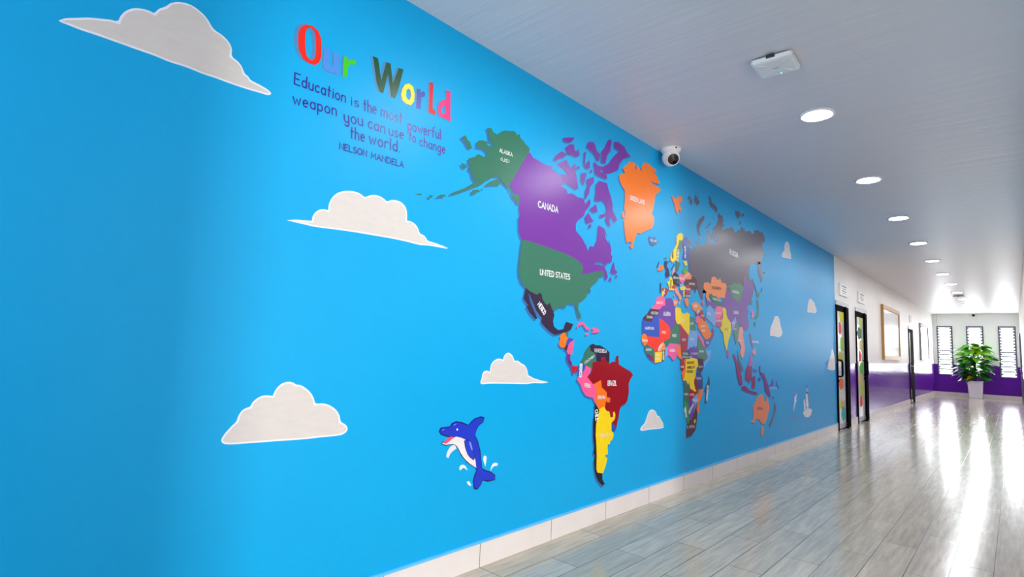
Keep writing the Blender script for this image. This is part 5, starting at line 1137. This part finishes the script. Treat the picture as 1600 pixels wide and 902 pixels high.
shapes('highlight', [DOLPHIN['shine'], DOLPHIN['shine2'], DOLPHIN['shine3']], '#7c98f0', 5.2, dol)
for p in DOLPHIN['drops']:
    shapes('splash', [p], '#e8eef6', 1.2, dol)

d2 = empty('painted_dolphin', (0, 0, 0))
tag(d2, 'slim pale leaping dolphin beside the painted lighthouse', 'painted dolphin')
for nm, key, lay, col in (('body', 'body', 2, '#e6e8f4'), ('back', 'back', 2.6, '#9c78b8'), ('tail', 'tail', 1.6, '#6c80b4')):
    shapes(nm, [DOLPHIN2[key]], col, lay, d2)
lh = empty('painted_lighthouse', (0, 0, 0))
tag(lh, 'white lighthouse on a pale rock, painted low beside the doors', 'painted lighthouse')
for nm, key, lay, col in (('rock', 'rock', 1, '#ece6e6'), ('tower', 'tower', 2, '#f2eef2'), ('tower_side', 'tower_side', 2.6, '#a0645c'), ('lantern', 'lantern', 2.6, '#b8b8cc'), ('dome', 'dome', 3.2, '#2c3444'), ('balcony', 'balcony', 3.6, '#2c3444'), ('small_tower', 'small', 2, '#e8e2ea'), ('small_roof', 'small_roof', 2.6, '#2c3444')):
    shapes(nm, [LIGHTHOUSE[key]], col, lay, lh, False)

# ================================================================== ceiling fittings
M_LAMP = emissive('lit_diffuser', (0.97, 0.985, 1.0, 1), LAMP_E)
proto = empty('ceiling_downlight', (1.18, 0.10, H))
bm = bmesh.new()
lathe(bm, [(0.112, 0.0), (0.110, -0.008), (0.100, -0.012), (0.088, -0.008), (0.086, 0.0)], 40)
trim_m = obj('trim_ring', bm, M_WHITE, proto, True)
bm = bmesh.new()
lathe(bm, [(0.0859, -0.0005), (0.0855, -0.006), (0.06, -0.0085)], 40)
dif_m = obj('diffuser', bm, M_LAMP, proto)
LTXT = ('lit downlight nearest the viewer, cut by the top edge of the view', 'lit round downlight just beyond the white ceiling access point', 'lit downlight second beyond the white ceiling access point',
        'lit downlight third beyond the white ceiling access point', 'lit downlight fourth beyond the near access point', 'lit downlight fifth beyond the near access point', 'lit downlight sixth beyond the near access point',
        'lit downlight seventh in the row, well before the far access point', 'lit downlight just before the far dark-edged ceiling unit', 'lit downlight just beyond the far dark-edged ceiling unit', 'lit downlight second from the end windows', 'lit downlight nearest the end windows')
for i in range(12):
    if i == 0:
        o = proto
    else:
        o = proto.copy()
        C.objects.link(o)
        for ch in (trim_m, dif_m):
            c2 = ch.copy()
            C.objects.link(c2)
            c2.parent = o
    o.location = (1.185 - 0.0025 * i, 0.11 + 1.806 * i, H)
    tag(o, LTXT[i], 'ceiling light', 'row of round downlights')


def access_point(loc, rz, label):
    t = empty('access_point', loc)
    t.rotation_euler = (0, 0, rz)
    tag(t, label, 'access point', 'ceiling access points')
    bm = bmesh.new()
    h = 0.108
    n = 6
    prof = []
    for cx, cy, a0 in ((h - 0.025, h - 0.025, 0), (-h + 0.025, h - 0.025, 90), (-h + 0.025, -h + 0.025, 180), (h - 0.025, -h + 0.025, 270)):
        for i in range(n + 1):
            an = math.radians(a0 + 90 * i / n)
            prof.append((cx, cy, math.cos(an), math.sin(an)))
    rings = []
    for r, z in ((0.018, -0.010), (0.025, -0.014), (0.025, -0.026), (0.021, -0.033), (0.012, -0.0375), (0.0, -0.039)):
        rings.append([bm.verts.new((cx + r * ca, cy + r * sa, z)) for cx, cy, ca, sa in prof])
    for a, b in zip(rings, rings[1:]):
        for i in range(len(a)):
            bm.faces.new((a[i], a[(i + 1) % len(a)], b[(i + 1) % len(a)], b[i]))
    bm.faces.new(rings[0])
    bm.faces.new(rings[-1])
    obj('housing', bm, M_WHITE, t, False)
    for k in range(4):
        an = math.radians(45 + 90 * k)
        bm = bmesh.new()
        bmesh.ops.create_uvsphere(bm, u_segments=20, v_segments=12, radius=1.0)
        for v in bm.verts:
            x, y = v.co.x * 0.034, v.co.y * 0.0075
            rr = 0.082
            v.co = Vector(((x + rr) * math.cos(an) - y * math.sin(an), (x + rr) * math.sin(an) + y * math.cos(an), -0.0375 + v.co.z * 0.005))
        obj('corner_rib', bm, M_WHITE, t, True)
    boxobj('mounting_bracket', plain('dark_plastic', '#24222a', 0.5), (-0.085, 0.085, -0.085, 0.085, -0.0105, 0.0), t)
    boxobj('clip', plain('dark_plastic', '#24222a', 0.5), (-0.022, 0.022, -0.116, -0.1, -0.026, -0.008), t, 0.003)
    bm = bmesh.new()
    lathe(bm, [(0.004, -0.0415), (0.004, -0.039)], 12, (0.012, 0.075, 0))
    obj('status_light', bm, emissive('green_status_light', (0.1, 1.0, 0.6, 1), 3.0), t)
    bm = bmesh.new()
    box(bm, -0.016, 0.016, -0.003, 0.003, -0.0408, -0.0402)
    obj('emblem', bm, M_INK, t)


access_point((1.185, 1.02, H), math.radians(3), 'square white ceiling access point near the viewer')
access_point((1.14, 15.45, H), 0, 'small dark-edged ceiling unit far down the row of lights')

# turret camera at the ceiling edge
t = empty('security_camera', (0.10, 1.93, H))
tag(t, 'white turret security camera where the blue wall meets the ceiling', 'security camera')
t.scale = (1.3, 1.3, 1.3)
bm = bmesh.new()
lathe(bm, [(0.062, 0.0), (0.062, -0.012), (0.056, -0.02), (0.05, -0.03)], 36)
obj('mounting_base', bm, M_WHITE, t, True)
bm = bmesh.new()
bmesh.ops.create_uvsphere(bm, u_segments=32, v_segments=20, radius=0.054)
obj('ball_housing', bm, M_WHITE, t, True, (0, 0, -0.058))
dirv = Vector((0.62, -0.62, -0.48)).normalized()
q = dirv.to_track_quat('Z', 'Y')
bm = bmesh.new()
lathe(bm, [(0.040, 0.030), (0.040, 0.050), (0.036, 0.053), (0.034, 0.050)], 32)
o = obj('lens_bezel', bm, M_WHITE, t, True, (0, 0, -0.058))
o.rotation_euler = q.to_euler()
bm = bmesh.new()
lathe(bm, [(0.035, 0.045), (0.034, 0.0525), (0.012, 0.0535)], 32)
o = obj('lens_window', bm, plain('black_lens_glass', '#08070a', 0.08), t, False, (0, 0, -0.058))
o.rotation_euler = q.to_euler()
bm = bmesh.new()
lathe(bm, [(0.013, 0.0535), (0.012, 0.0555), (0.006, 0.056)], 20)
o = obj('lens', bm, plain('lens_violet', '#3c3038', 0.1), t, False, (0, 0, -0.058))
o.rotation_euler = q.to_euler()
bm = bmesh.new()
bmesh.ops.create_uvsphere(bm, u_segments=10, v_segments=8, radius=0.005)
obj('screw', bm, M_BLACK, t, True, (0.052, -0.035, -0.012))

# far dome camera and cable
t = empty('security_camera', (1.128, YF, 2.77))
tag(t, 'tiny dark camera high on the end wall above the middle window', 'security camera')
bm = bmesh.new()
lathe(bm, [(0.03, 0.0), (0.03, 0.02)], 20)
o = obj('mounting_base', bm, M_WHITE, t)
o.rotation_euler = (math.pi / 2, 0, 0)
bm = bmesh.new()
bmesh.ops.create_uvsphere(bm, u_segments=20, v_segments=12, radius=0.036)
obj('dark_dome', bm, M_BLACK, t, True, (0, -0.03, 0))

bm = bmesh.new()
tube(bm, [(0.125, YF - 0.006, H), (0.125, YF - 0.006, 2.6), (0.132, YF - 0.006, 2.405)], 0.005, 8)
tag(obj('wall_cable', bm, plain('grey_cable', '#b4b2b8', 0.5)), 'thin pale cable running from ceiling to the left end window', 'cable')

# ================================================================== potted climbing plant
M_POT = plain('white_pot', '#e9e6ee', 0.35, bmp=0.05)
M_LEAF = []
for k, colr in enumerate(('#1f7a18', '#4aa014', '#11501c', '#8ac41a', '#2a8a20')):
    M_LEAF.append(plain('leaf_%s' % 'abcde'[k], colr, 0.3, var=0.25, scale=18))
PX, PY = 1.115, 21.78
t = empty('potted_plant', (PX, PY, 0))
tag(t, 'leafy green climbing plant in a tapered white pot under the middle window', 'plant')
bm = bmesh.new()
rings = []
for hw_, z in ((0.160, 0.0), (0.168, 0.012), (0.200, 0.53), (0.206, 0.545), (0.200, 0.555), (0.178, 0.555), (0.172, 0.50)):
    ring = []
    for sx, sy in ((1, 1), (-1, 1), (-1, -1), (1, -1)):
        r = 0.03
        a0 = math.degrees(math.atan2(sy, sx)) - 45
        for i in range(5):
            an = math.radians(a0 + 90 * i / 4)
            ring.append(bm.verts.new((sx * (hw_ - r) + r * math.cos(an), sy * (hw_ - r) + r * math.sin(an), z)))
    rings.append(ring)
for a, b in zip(rings, rings[1:]):
    for i in range(len(a)):
        bm.faces.new((a[i], a[(i + 1) % len(a)], b[(i + 1) % len(a)], b[i]))
bm.faces.new(rings[0])
bm.faces.new(rings[-1])
obj('pot', bm, M_POT, t)
bm = bmesh.new()
lathe(bm, [(0.165, 0.505), (0.12, 0.52), (0.05, 0.525)], 24)
obj('soil', bm, plain('dark_soil', '#2e2218', 0.9, scale=60), t)
bm = bmesh.new()
tube(bm, [(0, 0, 0.5), (0.005, 0.0, 0.9), (-0.005, 0, 1.3), (0.0, 0, 1.68)], [0.035, 0.034, 0.033, 0.028], 14)
obj('moss_pole', bm, plain('dark_moss', '#2c3c2a', 0.95, scale=40, bmp=0.6), t, True)


def add_leaf(bm, base, dirv, up, L, wd, mi, droop):
    # heart-shaped blade: rows across the midrib, folded and drooping at the tip
    dirv = dirv.normalized()
    side = dirv.cross(up).normalized()
    up = side.cross(dirv).normalized()
    prof = [(-0.12, 0.0), (-0.06, 0.30), (0.05, 0.46), (0.22, 0.5), (0.42, 0.44), (0.62, 0.32), (0.80, 0.18), (0.93, 0.07), (1.0, 0.0)]
    rows = []
    for u, v in prof:
        c = base + dirv * (u * L) - Vector((0, 0, 1)) * (droop * L * max(0, u) ** 2)
        if u < 0:
            c = base + dirv * 0.0
            c = c + dirv * (u * L * (1 if v else 0))
        fold = 0.22 * v * wd
        rows.append((bm.verts.new(c - side * v * wd + up * fold), bm.verts.new(c), bm.verts.new(c + side * v * wd + up * fold)))
    for a, b in zip(rows, rows[1:]):
        for i in (0, 1):
            f = bm.faces.new((a[i], a[i + 1], b[i + 1], b[i]))
            f.material_index = mi
            f.smooth = True


rnd = random.Random(11)
bl = bmesh.new()
bs = bmesh.new()
for k in range(190):
    z = 0.60 + 1.12 * ((k + 0.5) / 190)
    an = k * 2.39996 + rnd.uniform(-0.35, 0.35)
    # the bush is widest low down and narrows to the top of the pole
    h = (z - 0.60) / 1.12
    reach = (0.40 + 0.12 * math.sin(h * 3.0)) * rnd.uniform(0.25, 1.15) * 1.32 * (1.0 if h < 0.6 else 1.0 - 0.35 * (h - 0.6) / 0.4)
    sy = 0.36 if math.sin(an) > 0 else 0.9
    d = Vector((math.cos(an), math.sin(an) * sy, 0))
    p0 = Vector((0, 0, z - 0.06))
    p1 = p0 + d * reach * 0.55 + Vector((0, 0, 0.07 + 0.05 * rnd.random()))
    pm = p0.lerp(p1, 0.5) + Vector((0, 0, 0.05))
    tube(bs, [p0, pm, p1], 0.004, 5)
    L = rnd.uniform(0.19, 0.31) * (1.15 if h > 0.6 else 1.0)
    tilt = Vector((0, 0, rnd.uniform(-0.35, 0.25)))
    mi = (3 if rnd.random() < 0.45 else 1) if h > 0.62 else rnd.choice((0, 0, 2, 2, 4, 1))
    add_leaf(bl, p1, d + tilt, Vector((rnd.uniform(-0.3, 0.3), rnd.uniform(-0.5, 0.1), 1)), L, L * 0.78, mi, rnd.uniform(0.1, 0.45))
obj('stems', bs, plain('green_stem', '#4c8030', 0.5), t, True)
obj('foliage', bl, M_LEAF, t)
bm = bmesh.new()
add_leaf(bm, Vector((-0.06, -0.26, 0.70)), Vector((-0.5, -0.5, -0.2)), Vector((0, -0.6, 1)), 0.2, 0.15, 0, 0.3)
tag(obj('yellow_leaf', bm, plain('yellowing_leaf', '#e0a010', 0.4), t), 'yellow leaf low at the front')
